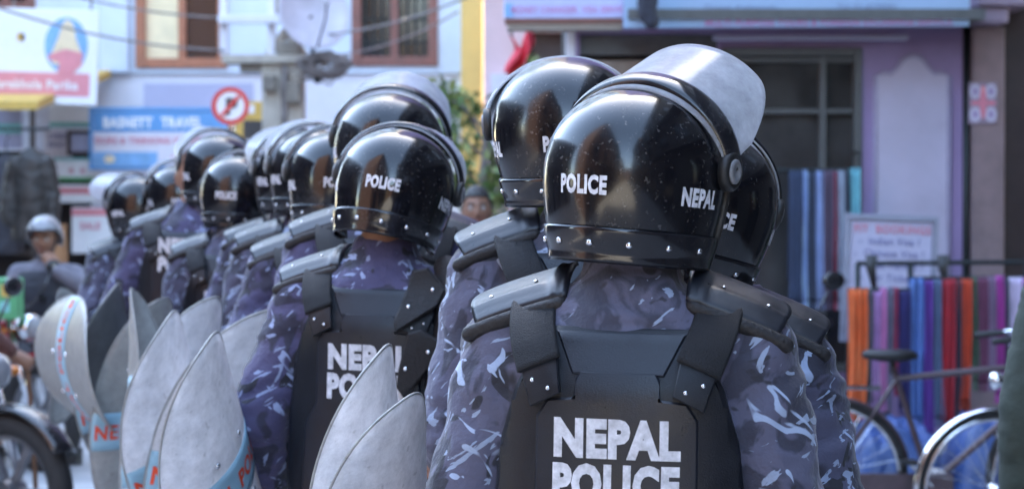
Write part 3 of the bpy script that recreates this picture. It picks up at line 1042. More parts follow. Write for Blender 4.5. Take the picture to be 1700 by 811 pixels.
M_MAUVESTONE = mat('mauve_stone', (0.27, 0.205, 0.26), 0.7, var=0.15, scale=5)
M_DARKDOOR = mat('dark_brown_door', (0.045, 0.028, 0.027), 0.5, var=0.25, scale=6)
M_SHOPSHADE = mat('interior_shade', (0.03, 0.027, 0.027), 0.85, var=0.4, scale=3)  # shade of the shop interiors as a flat dark colour
M_GREYFRAME = mat('grey_window_frame', (0.085, 0.088, 0.085), 0.5, var=0.2)
M_IRON = mat('dark_iron', (0.03, 0.035, 0.035), 0.45, 0.6, var=0.3)
M_SHUTTER = mat('beige_shutter', (0.30, 0.25, 0.20), 0.6, var=0.15)
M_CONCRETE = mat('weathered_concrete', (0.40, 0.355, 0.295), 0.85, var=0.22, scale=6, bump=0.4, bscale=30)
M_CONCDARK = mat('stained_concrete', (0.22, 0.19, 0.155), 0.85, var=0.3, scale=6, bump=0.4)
M_DISH = mat('dish_grey', (0.50, 0.48, 0.53), 0.45, var=0.15, scale=4)
M_CABLE = mat('cable_grey', (0.20, 0.17, 0.16), 0.7, var=0.4, scale=12)
M_BRICKRED = mat('red_brick', (0.085, 0.045, 0.034), 0.85, var=0.3, scale=8, bump=0.4)
M_CEMENT = mat('cement_render', (0.060, 0.054, 0.051), 0.85, var=0.25, scale=3, bump=0.3)
M_OCHRE = mat('ochre_render', (0.20, 0.13, 0.075), 0.85, var=0.2, scale=3)
M_DARKWOOD = mat('dark_wood', (0.05, 0.033, 0.025), 0.6, var=0.3)

g = MB(); g.add([(-160, -200, 0), (160, -200, 0), (160, 160, 0), (-160, 160, 0)], [(0, 1, 2, 3)])
tag(g.build('ground', M_GROUND), kind='structure')
# raised pavement in front of the shop
g = MB(); g.bx(-.15, 9.5, 14.0, 15.25, .001, .13)
tag(g.build('pavement', M_PAVE, bevel=.015), kind='structure')

def window(parent, x0, x1, z0, z1, y, frame_m, glass, fw=.07, mull=(), trans=(), depth=.10, bars=0, face=-1, barm=None):
    """framed window in a wall whose face is at y; glass is one material or one per pane"""
    f = MB()
    yo = y + face * .035; yi = y - face * depth
    f.bx(x0, x0 + fw, yo, yi, z0, z1); f.bx(x1 - fw, x1, yo, yi, z0, z1)
    f.bx(x0 + fw, x1 - fw, yo, yi, z1 - fw, z1); f.bx(x0 + fw, x1 - fw, yo, yi, z0, z0 + fw)
    xs = [x0 + fw] + list(mull) + [x1 - fw]
    for q in mull: f.bx(q - fw * .4, q + fw * .4, yo - face * .012, yi, z0 + fw, z1 - fw)
    for q in trans: f.bx(x0 + fw, x1 - fw, yo - face * .016, yi, q - fw * .3, q + fw * .3)
    fo = f.build('window', frame_m, parent, bevel=.006)
    for i in range(len(xs) - 1):
        gm = glass[i % len(glass)] if isinstance(glass, (list, tuple)) else glass
        p = MB(); p.bx(xs[i] + fw * .38 * (i > 0), xs[i + 1] - fw * .38 * (i < len(xs) - 2), y - face * .05, y - face * .058, z0 + fw, z1 - fw)
        p.build('pane', gm, fo)
    if bars:
        nx = bars; 
        for i in range(nx):
            b = MB(); xx = x0 + fw + (x1 - x0 - 2 * fw) * (i + .5) / nx
            b.tube([(xx, y + face * .012, z0 + fw), (xx, y + face * .012, z1 - fw)], .011, 6)
            b.build('bar', barm or M_IRON, fo)
        nz = int((z1 - z0) / .22)
        for i in range(1, nz):
            b = MB(); zz = z0 + (z1 - z0) * i / nz
            b.tube([(x0 + fw, y + face * .014, zz), (x1 - fw, y + face * .014, zz)], .008, 6)
            b.build('bar', barm or M_IRON, fo)
    return fo

def wall_with_holes(x0, x1, z0, z1, y0, y1, holes):
    """a wall from y0 (face) to y1 with rectangular openings, as butted blocks"""
    m = MB()
    xs = sorted(set([x0, x1] + [h[0] for h in holes] + [h[1] for h in holes]))
    for i in range(len(xs) - 1):
        a, b = xs[i], xs[i + 1]
        zz = [(h[2], h[3]) for h in holes if h[0] <= a + 1e-6 and h[1] >= b - 1e-6]
        zz.sort(); cur = z0
        for (p, q) in zz:
            if p > cur: m.bx(a, b, y0, y1, cur, p)
            cur = q
        if cur < z1: m.bx(a, b, y0, y1, cur, z1)
    return m

# ---- pale blue apartment building across the square (24 m away)
DB = 24.0
bx_ = thing('apartment_building', 'pale blue plastered building with wooden framed upstairs windows behind the police file', 'building', (0, DB, 0))
def bX(px): return X(px, DB)
def bZ(py): return Z(py, DB)
def rel(o): o.location = (0, -DB, 0) if o.parent == bx_ else o.location; return o
w1 = (bX(226), bX(378), bZ(113), bZ(-165)); w2 = (bX(584), bX(727), bZ(110), bZ(-165))
w0 = (bX(-160), bX(60), bZ(20), bZ(-165))
h0, h1, h2 = [(a, b, c, d) for a, b, c, d in (w0, w1, w2)]
up = [(a, b, c + q, d + q) for q in (3.2, 6.4, 9.6) for a, b, c, d in (w0, w1, w2)]
upper = wall_with_holes(-9.5, bX(765), bZ(122), 20.5, DB, DB + .3, [h0, h1, h2] + up)
rel(upper.build('upper_wall', M_BLUEWALL, bx_))
lower = wall_with_holes(-9.5, bX(765), 0, bZ(122) - .004, DB + .05, DB + .3, [(bX(-220), bX(150), 0.0, bZ(250)), (bX(190), bX(330), 0, bZ(290))])
rel(lower.build('lower_wall', M_WHITEWALL, bx_))
m = MB(); m.bx(-9.5, bX(765), DB + .3, DB + 9, 0, 20.5); rel(m.build('block', M_WHITEWALL, bx_))
m = MB(); m.bx(bX(238), bX(420), DB + .035, DB + .05, bZ(183), bZ(138)); rel(m.build('wall_panel', M_LAVENDER, bx_))
m = MB(); m.bx(-9.5, bX(765), DB - .16, DB - .002, bZ(-210), bZ(-190)); rel(m.build('ledge', M_WHITEWALL, bx_))
m = MB(); m.bx(bX(766), bX(803), DB - .25, DB + .3, 0, 20.6); rel(m.build('corner_pillar', M_YELLOW, bx_, bevel=.02))
for px in (172, 226):
    pass
m = MB(); m.bx(bX(168), bX(216), DB - .10, DB - .004, bZ(122), 20.3); rel(m.build('pilaster', M_BLUEWALL, bx_, bevel=.02))
for dz in (0, 3.2, 6.4, 9.6):
    a, b, c, d = w1
    rel(window(bx_, a, b, c + dz, d + dz, DB, M_ORANGEWOOD, [M_CURTAIN, M_DARKGLASS], .10, [bX(303)], [bZ(-60) + dz]))
    a, b, c, d = w2
    rel(window(bx_, a, b, c + dz, d + dz, DB, M_BROWNWOOD, M_DARKGLASS, .10, [bX(655)], [bZ(-60) + dz], bars=8))
    a, b, c, d = w0
    rel(window(bx_, a, b, c + dz, d + dz, DB, M_BROWNWOOD, M_DARKGLASS, .10, [bX(-60), bX(10)], []))
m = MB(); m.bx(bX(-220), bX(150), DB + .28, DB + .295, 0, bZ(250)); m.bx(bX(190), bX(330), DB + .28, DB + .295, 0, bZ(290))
rel(m.build('shop_shade_sheet', M_SHOPSHADE, bx_))  # dark sheets close the shallow openings; interior shade is put into their colour
# small boards and shelves of the ground-floor shops
m = MB()
for k in range(7): m.bx(bX(-30), bX(150), DB + .0, DB + .27, .25 + k * .3, .28 + k * .3)
rel(m.build('shelf', M_DARKWOOD, bx_))

# ---- pink house between the two, with a shrub before it
DP = 19.5
hp = thing('house', 'narrow pale pink house wall beside the yellow pillar', 'house', (0, DP, 0))
m = wall_with_holes(X(803, DP), X(1010, DP), 0, 18, DP, DP + .25, [(X(873, DP), X(952, DP), 0, Z(52, DP))]); o = m.build('wall', M_PINKWALL, hp); o.location.y = -DP
m = MB(); m.bx(X(803, DP) , X(1010, DP), DP + .25, DP + 4.3, 0, 18); o = m.build('block', M_PINKWALL, hp); o.location.y = -DP
m = MB(); m.bx(X(873, DP), X(952, DP), DP + .20, DP + .24, 0, Z(52, DP)); o = m.build('door', M_DARKDOOR, hp); o.location.y = -DP
m = MB(); m.bx(X(815, DP), X(868, DP), DP - .2, DP - .002, Z(190, DP), Z(125, DP)); o = m.build('ledge', M_WHITEWALL, hp); o.location.y = -DP

# ---- purple shop front on the right (15 m away)
DS = 15.0
sX = lambda px: X(px, DS)
sZ = lambda py: Z(py, DS)
shop = thing('shop_building', 'tall shop building with a purple front and a pale arched wall panel', 'building', (0, DS, 0))
def sp(o): o.location = (0, -DS, 0); return o
XR = 9.5
wall = wall_with_holes(sX(955), sX(1603), 0.13, 15.0, DS, DS + .25, [(sX(1195), sX(1430), .55, sZ(80)), (sX(962), sX(1192), .14, sZ(55))])
sp(wall.build('wall', M_PURPLE, shop))
m = MB(); m.bx(sX(955), XR, DS + .25, DS + 4.0, 0, 15.0); sp(m.build('block', M_CEMENT, shop))
# arched pale panel
def arch(i):
    return [(sX(a), sZ(b)) for a, b in i]
pts = [(1452, 640), (1452, 126), (1466, 121), (1478, 123), (1488, 114), (1496, 101), (1506, 95), (1514, 93), (1522, 95), (1532, 101), (1540, 114), (1550, 123), (1560, 121), (1574, 126), (1574, 640)]
m = MB(); m.prism(arch(pts), DS - .022, DS - .002); sp(m.build('arched_panel', M_PALEPANEL, shop, bevel=.006))
pth = [(sX(a), DS - .018, sZ(b)) for a, b in pts]
m = MB(); m.tube(pth, .016, 6); sp(m.build('panel_moulding', M_PANELEDGE, shop, smooth=True))
wf = sp(window(shop, sX(1197), sX(1430), .55, sZ(80), DS, M_GREYFRAME, mat('grey_shop_glass', (0.040, 0.040, 0.040), 0.12, var=0.35, scale=2.5, bump=0.02, bscale=3), .055, [sX(1222), sX(1365)], [sZ(185), sZ(100)]))  # pane colour carries the grey-brown tone of the shop interior
# rolled shutter and counter behind the leftmost bay
sh = MB()
for k in range(int((sZ(90) - .3) / .11)): sh.box(((sX(962) + sX(1192)) / 2, DS + .16, .35 + k * .11), (sX(1192) - sX(962) - .01, .03, .098), (R(9), 0, 0))
sp(sh.build('shutter', M_SHUTTER, shop))
m = MB(); m.bx(sX(962), sX(1192), DS + .08, DS + .20, sZ(90), sZ(56)); sp(m.build('shutter_box', M_GREYFRAME, shop))
m = MB(); m.bx(sX(940), sX(955) - .002, DS - .04, DS + .2, .13, sZ(52)); sp(m.build('side_post', M_WHITEWALL, shop, bevel=.01))
m = MB(); m.tube([(sX(1601), DS - .05, .13), (sX(1601), DS - .05, sZ(44))], .022, 10); sp(m.build('downpipe', M_IRON, shop, smooth=True))
# beige pillar with cap, dark door at the far right
m = MB(); m.bx(sX(1608), sX(1661), DS - .12, DS + .248, .13, sZ(47)); sp(m.build('pillar', M_BEIGESTONE, shop, bevel=.012))
m = MB(); m.bx(sX(1603), sX(1656), DS - .34, DS + .246, sZ(46), sZ(20)); m.bx(sX(1603), sX(1690), DS - .38, DS + .244, sZ(19.6), sZ(-40)); sp(m.build('pillar_capital', M_MAUVESTONE, shop, bevel=.02))
m = MB(); m.bx(sX(1663), XR, DS + .12, DS + .246, .13, 4.2); sp(m.build('door', M_DARKDOOR, shop))
for k in range(9):
    m = MB(); x = sX(1672) + k * .19; m.bx(x, x + .17, DS + .085, DS + .118, .2, 3.2); sp(m.build('door_plank', M_DARKDOOR, shop, bevel=.006))
# soffit, ledge and strip under the big sign
m = MB(); m.bx(sX(1035), sX(1606), DS - .55, DS - .002, sZ(44) , sZ(40) + .05); sp(m.build('soffit', M_GREYFRAME, shop))
m = MB(); m.bx(sX(1180), sX(1500), DS - .16, DS - .10, sZ(70), sZ(61)); sp(m.build('light_batten', M_LAVENDER, shop, bevel=.01))
for fl in range(3):
    for q in range(3):
        a = 1.0 + q * 2.4
        sp(window(shop, a, a + 1.3, 5.0 + fl * 3.2, 6.6 + fl * 3.2, DS - .03, M_BROWNWOOD, M_DARKGLASS, .08, [a + .65], []))

# ---- the narrow street behind the camera: tall houses, seen only mirrored in the helmets
def street_house(label, name, x_in, out, y0, y1, H, wm, seed, fm=M_DARKWOOD):
    rn = random.Random(seed)
    s = 1 if x_in > 0 else -1
    t = thing(name, label, 'house', (x_in, (y0 + y1) / 2, 0), group=None)
    cy = (y0 + y1) / 2
    L = y1 - y0
    m = MB(); m.bx(0, s * out, -L / 2, L / 2, 0, H)
    m.build('wall', wm, t)
    m = MB(); m.bx(-s * .35, s * out, -L / 2 - .1, L / 2 + .1, H, H + .22); m.build('roof', M_CEMENT, t)
    nfl = int(H / 3)
    for k in range(nfl):
        n = max(1, int(L / 2.6))
        for i in range(n):
            y = -L / 2 + (i + .5) * L / n; z = k * 3.0 + (.9 if k else .1); hh = 1.5 if k else 2.2; ww = .55
            f = MB(); f.bx(-s * .07, -s * .002, y - ww - .1, y - ww, z, z + hh); f.bx(-s * .07, -s * .002, y + ww, y + ww + .1, z, z + hh)
            f.bx(-s * .07, -s * .002, y - ww - .1, y + ww + .1, z + hh + .002, z + hh + .12)
            f.bx(-s * .12, -s * .002, y - ww - .15, y + ww + .15, z - .102, z - .002)
            fo = f.build('window', fm, t)
            p = MB(); p.bx(-s * .03, -s * .003, y - ww + .002, y + ww - .002, z, z + hh - .002); p.build('pane', M_DARKGLASS, fo)
        if k and rn.random() < .6:
            b = MB(); b.bx(-s * .8, -s * .003, -L * .3, L * .3, k * 3.0, k * 3.0 + .12)
            b.build('balcony', M_CEMENT, t)
    return t
street_house('tall red brick house lining the left of the lane behind', 'brick_house', -3.6, 8, -9.0, 1.5, 10.5, M_BRICKRED, 1)
street_house('tall cement house lining the left of the lane, second from the square', 'cement_house', -3.9, 8, -20, -9.2, 12.5, M_CEMENT, 2)
street_house('ochre house far along the left of the lane', 'ochre_house', -3.4, 8, -40, -20.2, 9.5, M_OCHRE, 3)
street_house('dark cement house at the right corner of the lane', 'cement_house', 3.5, 9, -6.0, 13.0, 10.0, M_CEMENT, 4)
street_house('tall brick house on the right of the lane, second from the square', 'brick_house', 3.2, 9, -17, -6.2, 12.0, M_BRICKRED, 5)
street_house('ochre house far along the right of the lane', 'ochre_house', 3.7, 9, -40, -17.2, 11.0, M_OCHRE, 6)
# side of the square on the left, out of frame
street_house('long cement house closing the left side of the square', 'cement_house', -9.6, 7, 3.0, 23.0, 6.5, M_CEMENT, 7)
street_house('brick house added to close the far end of the lane behind, masking the bright horizon', 'brick_house', -7.0, -14, -52.0, -43.0, 9.0, M_BRICKRED, 8)  # unseen house added to hide the white horizon in the helmet reflections

# ------------------------------------------------------------------ riot shields
def shield_meshes():
    """oval sheet curved round its long (Z) axis; convex side towards -Y; origin at its centre"""
    d = {}
    Rc = .30; HW = .255; HH = .47
    def pt(u, z, off=0.0):
        a = u / Rc
        return Vector(((Rc + off) * math.sin(a), Rc - (Rc + off) * math.cos(a), z))
    m = MB()
    def fn(i, j):
        t = 2 * PI * i
        r = max(j, 1e-4)
        c, s = math.cos(t), math.sin(t)
        u = HW * math.copysign(abs(c) ** (2 / 2.25), c) * r; z = HH * math.copysign(abs(s) ** (2 / 2.0), s) * r
        return pt(u, z)
    m.grid(fn, 72, 14, wrap=True)
    d['panel'] = m.mesh('shield_panel', True, 2e-4)
    m = MB()
    path = [Vector(fn(i / 72, 1.0)) for i in range(72)]
    m.tube(path, .0032, 6, closed=True)
    d['edge'] = m.mesh('shield_edge', True)
    zc = -.02; hh = .075
    m = MB()
    def st(i, j):
        z = zc - hh + 2 * hh * j
        w = HW * (1 - (abs(z) / HH) ** 2.0) ** (1 / 2.25) - .004
        return pt(-w + 2 * w * i, z, .0025)
    m.grid(st, 32, 6)
    d['stripe'] = m.mesh('stripe', True)
    d['text'] = letter_mb('NEPAL POLICE', .058, .03, lambda u, v: pt(u, zc + v, .0042), .86).mesh('lettering', False)
    m = MB()
    for z in (-.12, .10):
        m.tube([pt(-.07, z, -.002), pt(-.06, z, -.05), pt(.06, z, -.05), pt(.07, z, -.002)], .011, 8)
    d['grip'] = m.mesh('grip', True)
    m = MB(); m.lathe([(.009, 0), (.009, .003), (.005, .006), (0, .0065)], 10)
    d['bolt'] = m.mesh('bolt', True)
    d['pt'] = pt
    return d
SM = shield_meshes()
def shield(label, apex, D, axis, yaw, m, scale=1.0, flip=False):
    """apex: pixel of the upper tip, axis: direction of the long axis (up), yaw: turn about it"""
    z = Vector(axis).normalized()
    y = Vector((0, 1, 0)); y = (y - z * y.dot(z)).normalized()
    x = y.cross(z)
    M = Matrix((x, y, z)).transposed() @ Matrix.Rotation(R(yaw), 3, 'Z')
    t = thing('riot_shield', label, 'riot shield', group='riot shields carried by the police')
    tip = P(apex[0], apex[1], D)
    t.location = tip - z * .47 * scale
    t.rotation_mode = 'QUATERNION'; t.rotation_quaternion = M.to_quaternion(); t.scale = (scale,) * 3
    put('panel', SM['panel'], None, t, None, None, 0, .003, 0)
    o = t.children[0]
    if len(SM['panel'].materials) == 0: SM['panel'].materials.append(m)
    o.material_slots[0].link = 'OBJECT'; o.material_slots[0].material = m
    put('edge_rim', SM['edge'], M_SHIELD_GREY, t)
    put('stripe', SM['stripe'], M_SBLUE, t, None, None, 0, .001, 0)
    put('lettering', SM['text'], M_SRED, t)
    put('grip', SM['grip'], M_RUBBER, t)
    for u, zz in ((-.065, -.12), (.065, -.12), (-.065, .10), (.065, .10)):
        p = SM['pt'](u, zz, .001)
        put('bolt', SM['bolt'], M_STEEL, t, p, Vector((math.sin(u / .3), -math.cos(u / .3), 0)).to_track_quat('Z', 'Y').to_euler())
    return t

shield('nearest grey shield, its pointed top covering part of the officer lettering', (622, 594), 3.75, (-.06, -.50, .85), 64, M_SHIELD, .74)
shield('pale lilac shield overlapping the lower right of the nearest grey shield', (660, 670), 3.66, (.0, -.50, .85), 54, M_SHIELD, .66)
shield('large pale shield before the violet sleeve, blue stripe with red letters at its foot', (335, 580), 4.8, (-.12, -.62, .77), 64, M_SHIELD, .80)
shield('pale rounded shield left of the large pale one', (266, 546), 5.6, (-.10, -.66, .72), 64, M_SHIELD, .85)
shield('pale shield with narrow top showing behind the two large pale ones', (342, 497), 6.2, (.12, -.3, .95), 64, M_SHIELD, .92)
shield('pale shield close against the violet sleeve, right of the large pale one', (430, 519), 5.7, (.22, -.4, .9), 58, M_SHIELD, .92)
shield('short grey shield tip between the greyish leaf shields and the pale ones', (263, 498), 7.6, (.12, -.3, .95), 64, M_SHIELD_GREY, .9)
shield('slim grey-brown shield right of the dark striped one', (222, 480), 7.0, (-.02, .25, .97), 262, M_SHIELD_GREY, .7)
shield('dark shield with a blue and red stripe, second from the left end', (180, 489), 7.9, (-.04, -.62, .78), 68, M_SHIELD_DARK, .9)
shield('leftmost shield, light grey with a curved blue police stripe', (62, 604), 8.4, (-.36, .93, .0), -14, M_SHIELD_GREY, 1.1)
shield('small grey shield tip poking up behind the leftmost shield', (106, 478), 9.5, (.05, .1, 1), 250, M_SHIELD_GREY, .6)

# ------------------------------------------------------------------ signs and boards
M_BANNER = mat('white_banner', (0.80, 0.80, 0.80), 0.6, var=0.03, bump=0.02)
M_ROSE = mat('rose_print', (0.72, 0.26, 0.29), 0.6, var=0.08, bump=0)
M_SKYP = mat('sky_blue_print', (0.20, 0.42, 0.68), 0.6, var=0.2, scale=6, bump=0)
M_CREAM = mat('cream_print', (0.80, 0.64, 0.42), 0.6, var=0.15, scale=14, bump=0)
M_SIGNBLUE = mat('sign_blue', (0.10, 0.30, 0.56), 0.5, var=0.08, bump=0.02)
M_SIGNLIGHT = mat('sign_pale', (0.70, 0.66, 0.70), 0.55, var=0.05, bump=0.02)
M_SIGNPINK = mat('sign_pink', (0.62, 0.20, 0.26), 0.55, var=0.08, bump=0)
M_RED = mat('red_paint', (0.62, 0.05, 0.045), 0.45, var=0.1)
M_WHITEP = mat('white_paint', (0.78, 0.77, 0.76), 0.5, var=0.05)
M_TEAL = mat('teal_print', (0.20, 0.52, 0.48), 0.55, var=0.1, bump=0)
M_GREENP = mat('green_print', (0.08, 0.33, 0.14), 0.55, var=0.15, bump=0)
M_FASCIA = mat('fascia_blue', (0.33, 0.48, 0.66), 0.45, var=0.05, scale=2, bump=0.02)
M_FASCIATXT = mat('fascia_pink_letters', (0.50, 0.22, 0.42), 0.5, var=0.05, bump=0)
M_FASCIAGREY = mat('fascia_grey_letters', (0.20, 0.25, 0.38), 0.5, var=0.05, bump=0)
M_GREYLET = mat('notice_ink', (0.14, 0.14, 0.30), 0.6, var=0.05, bump=0)
M_AWN = mat('yellow_awning', (0.60, 0.38, 0.09), 0.7, var=0.15)

def board(name, label, cat, px0, px1, py0, py1, D, m, th=.05, frame=None, group=None, slope=0.0, ry=0.0):
    """board facing the camera; origin at centre"""
    a, b = P(px0, py1, D), P(px1, py0, D)
    c = Vector(((a.x + b.x) / 2, D, (a.z + b.z) / 2))
    t = thing(name, label, cat, c, 0, group)
    t.rotation_euler = (0, slope, ry)
    w, h = b.x - a.x, b.z - a.z
    mb = MB(); mb.bx(-w / 2, w / 2, 0, th, -h / 2, h / 2)
    mb.build('panel', m, t, bevel=.008)
    if frame:
        f = .035
        for (x0, x1, z0, z1) in ((-w / 2 - f, w / 2 + f, h / 2, h / 2 + f), (-w / 2 - f, w / 2 + f, -h / 2 - f, -h / 2), (-w / 2 - f, -w / 2, -h / 2, h / 2), (w / 2, w / 2 + f, -h / 2, h / 2)):
            mb = MB(); mb.bx(x0, x1, -.015, th + .01, z0, z1); mb.build('frame_bar', frame, t, bevel=.004)
    k = D / F
    def loc(px, py): return ((px - (px0 + px1) / 2) * k, -((py - (py0 + py1) / 2) * k))
    t['_k'] = k
    return t, loc, k
def strip(t, loc, px0, px1, py0, py1, m, name='print', y=-.004):
    a = loc(px0, py1); b = loc(px1, py0)
    mb = MB(); mb.add([(a[0], y, a[1]), (b[0], y, a[1]), (b[0], y, b[1]), (a[0], y, b[1])], [(0, 1, 2, 3)])
    return mb.build(name, m, t)
def words(t, loc, k, body, px, py, hpx, m, bold=.02, wide=1.0, y=-.009):
    c = loc(px, py)
    return flat_text('lettering', body, (c[0], y, c[1]), hpx * k, m, t, bold, wide)
def ellipse_mb(c, rx, rz, y, n=40):
    m = MB(); m.add([(c[0] + rx * math.cos(2 * PI * i / n), y, c[1] + rz * math.sin(2 * PI * i / n)) for i in range(n)], [tuple(range(n))]); return m

# white banner, top left
t, loc, k = board('banner', 'white banner with rose-red strip and a round picture, hung at the upper left', 'banner', -210, 164, 12, 170, 21.0, M_BANNER, .03, None, None, R(1.8), R(-3))
strip(t, loc, -208, 152, 118, 156, M_ROSE)
words(t, loc, k, 'te Bhattarakhola Parika', 30, 137, 15, M_WHITEP, .03, .95)
c = loc(111, 72)
ellipse_mb(c, 36 * k, 46 * k, -.005).build('picture', M_SKYP, t)
m = MB(); cc = [loc(a, b) for a, b in ((84, 92), (97, 60), (104, 36), (112, 28), (122, 36), (128, 62), (139, 88), (134, 102), (90, 104))]
m.add([(q[0], -.007, q[1]) for q in cc], [tuple(range(len(cc)))]); m.build('picture', M_CREAM, t)
m = MB(); cc = [loc(a, b) for a, b in ((82, 88), (110, 78), (140, 84), (138, 104), (124, 118), (98, 118), (100, 100), (82, 96))]
m.add([(q[0], -.009, q[1]) for q in cc], [tuple(range(len(cc)))]); m.build('picture', M_ROSE, t)
ellipse_mb(loc(34, 60), 6 * k, 7 * k, -.006).build('emblem', M_AWN, t); ellipse_mb(loc(38, 60), 3 * k, 6 * k, -.009).build('emblem', M_DARKDOOR, t)
for px in (-120, 20, 150):
    q = loc(px, 12); mb = MB(); mb.tube([(q[0], .02, q[1]), (q[0], .02, q[1] + .5), (q[0] , 2.9, q[1] + .9)], .012, 6); mb.build('cord', M_CABLE, t)
# yellow awning below it
a = P(-150, 182, 20.2); b = P(62, 168, 20.2)
aw = thing('awning', 'narrow yellow awning edge under the white banner', 'awning', (0, 20.2, 0))
mb = MB(); mb.add([(a.x, 0, a.z), (b.x, 0, a.z), (b.x, 0, b.z), (a.x, 0, b.z), (a.x, 3.7, a.z + .5), (b.x, 3.7, a.z + .5), (b.x, 3.7, b.z + .5), (a.x, 3.7, b.z + .5)],
   [(0, 1, 2, 3), (3, 2, 6, 7), (0, 4, 5, 1), (4, 7, 6, 5), (1, 5, 6, 2), (0, 3, 7, 4)]); mb.build('cloth', M_AWN, aw)
for x in (a.x + .1, b.x - .05):
    mb = MB(); mb.tube([(x, .03, 0.0), (x, .03, a.z)], .025, 8); mb.build('post', M_DARKWOOD, aw)

# travel shop board
t, loc, k = board('shop_sign', 'blue and white travel shop sign with pink small print, under the lavender panel', 'sign', 154, 395, 184, 276, 23.2, M_SIGNLIGHT, .06, M_SIGNBLUE)
strip(t, loc, 155, 394, 185, 219, M_SIGNBLUE); strip(t, loc, 155, 262, 252, 275, M_SKYP)
words(t, loc, k, 'BASNETT', 212, 203, 17, M_WHITEP, .05, .78); words(t, loc, k, 'TRAVEL', 302, 203, 17, M_WHITEP, .05, .78)
words(t, loc, k, 'TOURS & TREKKING SERVICE', 245, 233, 11, M_SIGNPINK, .03, .9); words(t, loc, k, 'AIR TICKETS', 320, 262, 10, M_SIGNPINK, .03, .9)
ellipse_mb(loc(182, 264), 9 * k, 7 * k, -.009).build('emblem', M_CREAM, t)
# smaller shop boards on the left
def small(label, x0, x1, y0, y1, D, m, parts=(), txt=(), frame=None, th=.04):
    t, loc, k = board('shop_board', label, 'shop board', x0, x1, y0, y1, D, m, th, frame, 'small shop boards at left')
    for (a, b, c, d, mm) in parts: strip(t, loc, a, b, c, d, mm)
    for (s_, x, y, h, mm) in txt: words(t, loc, k, s_, x, y, h, mm, .03, .9)
    return t
small('white board with a teal lower edge, just under the white banner', 82, 156, 172, 212, 23.5, M_BANNER, [(82, 156, 203, 211, M_TEAL)])
small('pale lilac board with grey lines, left of the dark framed box', 72, 118, 212, 262, 23.6, M_SIGNLIGHT, [], [('CYBER', 95, 226, 8, M_GREYLET), ('PRINT', 95, 240, 8, M_GREYLET)])
small('dark framed pale box beside the blue travel sign', 117, 154, 222, 252, 23.4, M_LAVENDER, [], [], M_DARKDOOR)
small('white board with pink flowers and green edges', 86, 172, 262, 300, 23.4, M_BANNER, [(86, 172, 294, 300, M_GREENP), (86, 172, 262, 266, M_TEAL)], [('o  o', 128, 281, 12, M_SIGNPINK)])
small('white board with a faded pink band, third down the shop column', 88, 188, 306, 336, 23.4, M_BANNER, [(92, 184, 311, 322, M_ROSE)])
small('white and pink board low beside the end of the police file', 119, 190, 344, 420, 22.6, M_BANNER, [(119, 190, 346, 358, M_ROSE)], [('SALE', 150, 374, 12, M_SIGNPINK)])
small('grey-green faded poster at the left edge of the picture', -10, 36, 182, 246, 23.2, M_LAVENDER, [(-10, 36, 205, 222, M_TEAL)])
# wooden post
pst = tag(MB().tube([P(106, 700, 17.5) * Vector((1, 1, 0)) if False else Vector((X(106, 17.5), 17.5, 0)), Vector((X(99, 17.5), 17.5, Z(372, 17.5)))], .055, 10).build('wooden_post', mat('pale_brown_timber', (0.33, 0.16, 0.07), 0.7, var=0.25, scale=9), smooth=True, sharp=40), 'orange-brown timber post behind the helmeted rider at left', 'post')

# no-parking sign on its pole
DN = 15.0
t = thing('road_sign', 'round red and white no-parking sign above the tall officer at left', 'road sign', (X(383, DN), DN, 0))
zc = Z(176, DN); kk = DN / F
m = MB(); m.tube([(0, .05, 0), (0, .05, zc + .1)], .028, 12); m.build('pole', M_STEEL, t, smooth=True, sharp=40)
RY = Matrix.Translation((0, 0, zc)) @ Matrix.Rotation(R(90), 4, 'X')
m = MB(); m.lathe([(0, -.012), (31 * kk, -.012), (31.5 * kk, 0), (31 * kk, .006), (0, .006)], 48, RY); m.build('disc', M_WHITEP, t, smooth=True, sharp=40)
m = MB()
def ring(u, v):
    a = 2 * PI * u; r = (23.5 + 8 * v) * kk
    return (r * math.cos(a), -.010, zc + r * math.sin(a))
m.grid(ring, 48, 1, wrap=True); m.build('red_ring', M_RED, t)
letter_mb('P', 27 * kk, .04, lambda u, v: (u + .004, -.012, zc + v)).build('lettering', M_DARKDOOR, t)
m = MB(); m.box((0, -.0155, zc), (44 * kk, .003, 6 * kk), (0, R(-48), 0)); m.build('slash', M_RED, t)
# yellow lamp-post advert box behind the sign
small('yellow and brown shop board behind the round sign', 388, 442, 168, 232, 22.8, M_AWN, [(404, 442, 200, 231, M_CEMENT), (400, 422, 174, 188, M_WHITEP)])

# ------------------------------------------------------------------ concrete pole with frame, dish and cables
DU = 21.0
t = thing('utility_pole', 'weathered concrete twin pole carrying a white timber frame, behind the middle of the file', 'utility pole', (X(472, DU), DU, 0))
ux = lambda px: X(px, DU) - X(472, DU)
uz = lambda py: Z(py, DU)
for a, b in ((437, 470), (476, 506)):
    m = MB(); m.bx(ux(a), ux(b), -.12, .12, 0, uz(104)); m.build('post', M_CONCRETE, t, bevel=.02)
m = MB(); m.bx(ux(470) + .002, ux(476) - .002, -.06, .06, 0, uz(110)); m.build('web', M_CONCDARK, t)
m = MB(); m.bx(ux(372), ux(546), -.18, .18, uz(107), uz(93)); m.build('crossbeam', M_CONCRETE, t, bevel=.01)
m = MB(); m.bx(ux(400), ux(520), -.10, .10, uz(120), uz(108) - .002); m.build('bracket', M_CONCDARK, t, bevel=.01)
m = MB(); m.bx(ux(366), ux(478), -.17, -.07, uz(41), uz(27)); m.build('rail', M_WHITEWALL, t, bevel=.008)
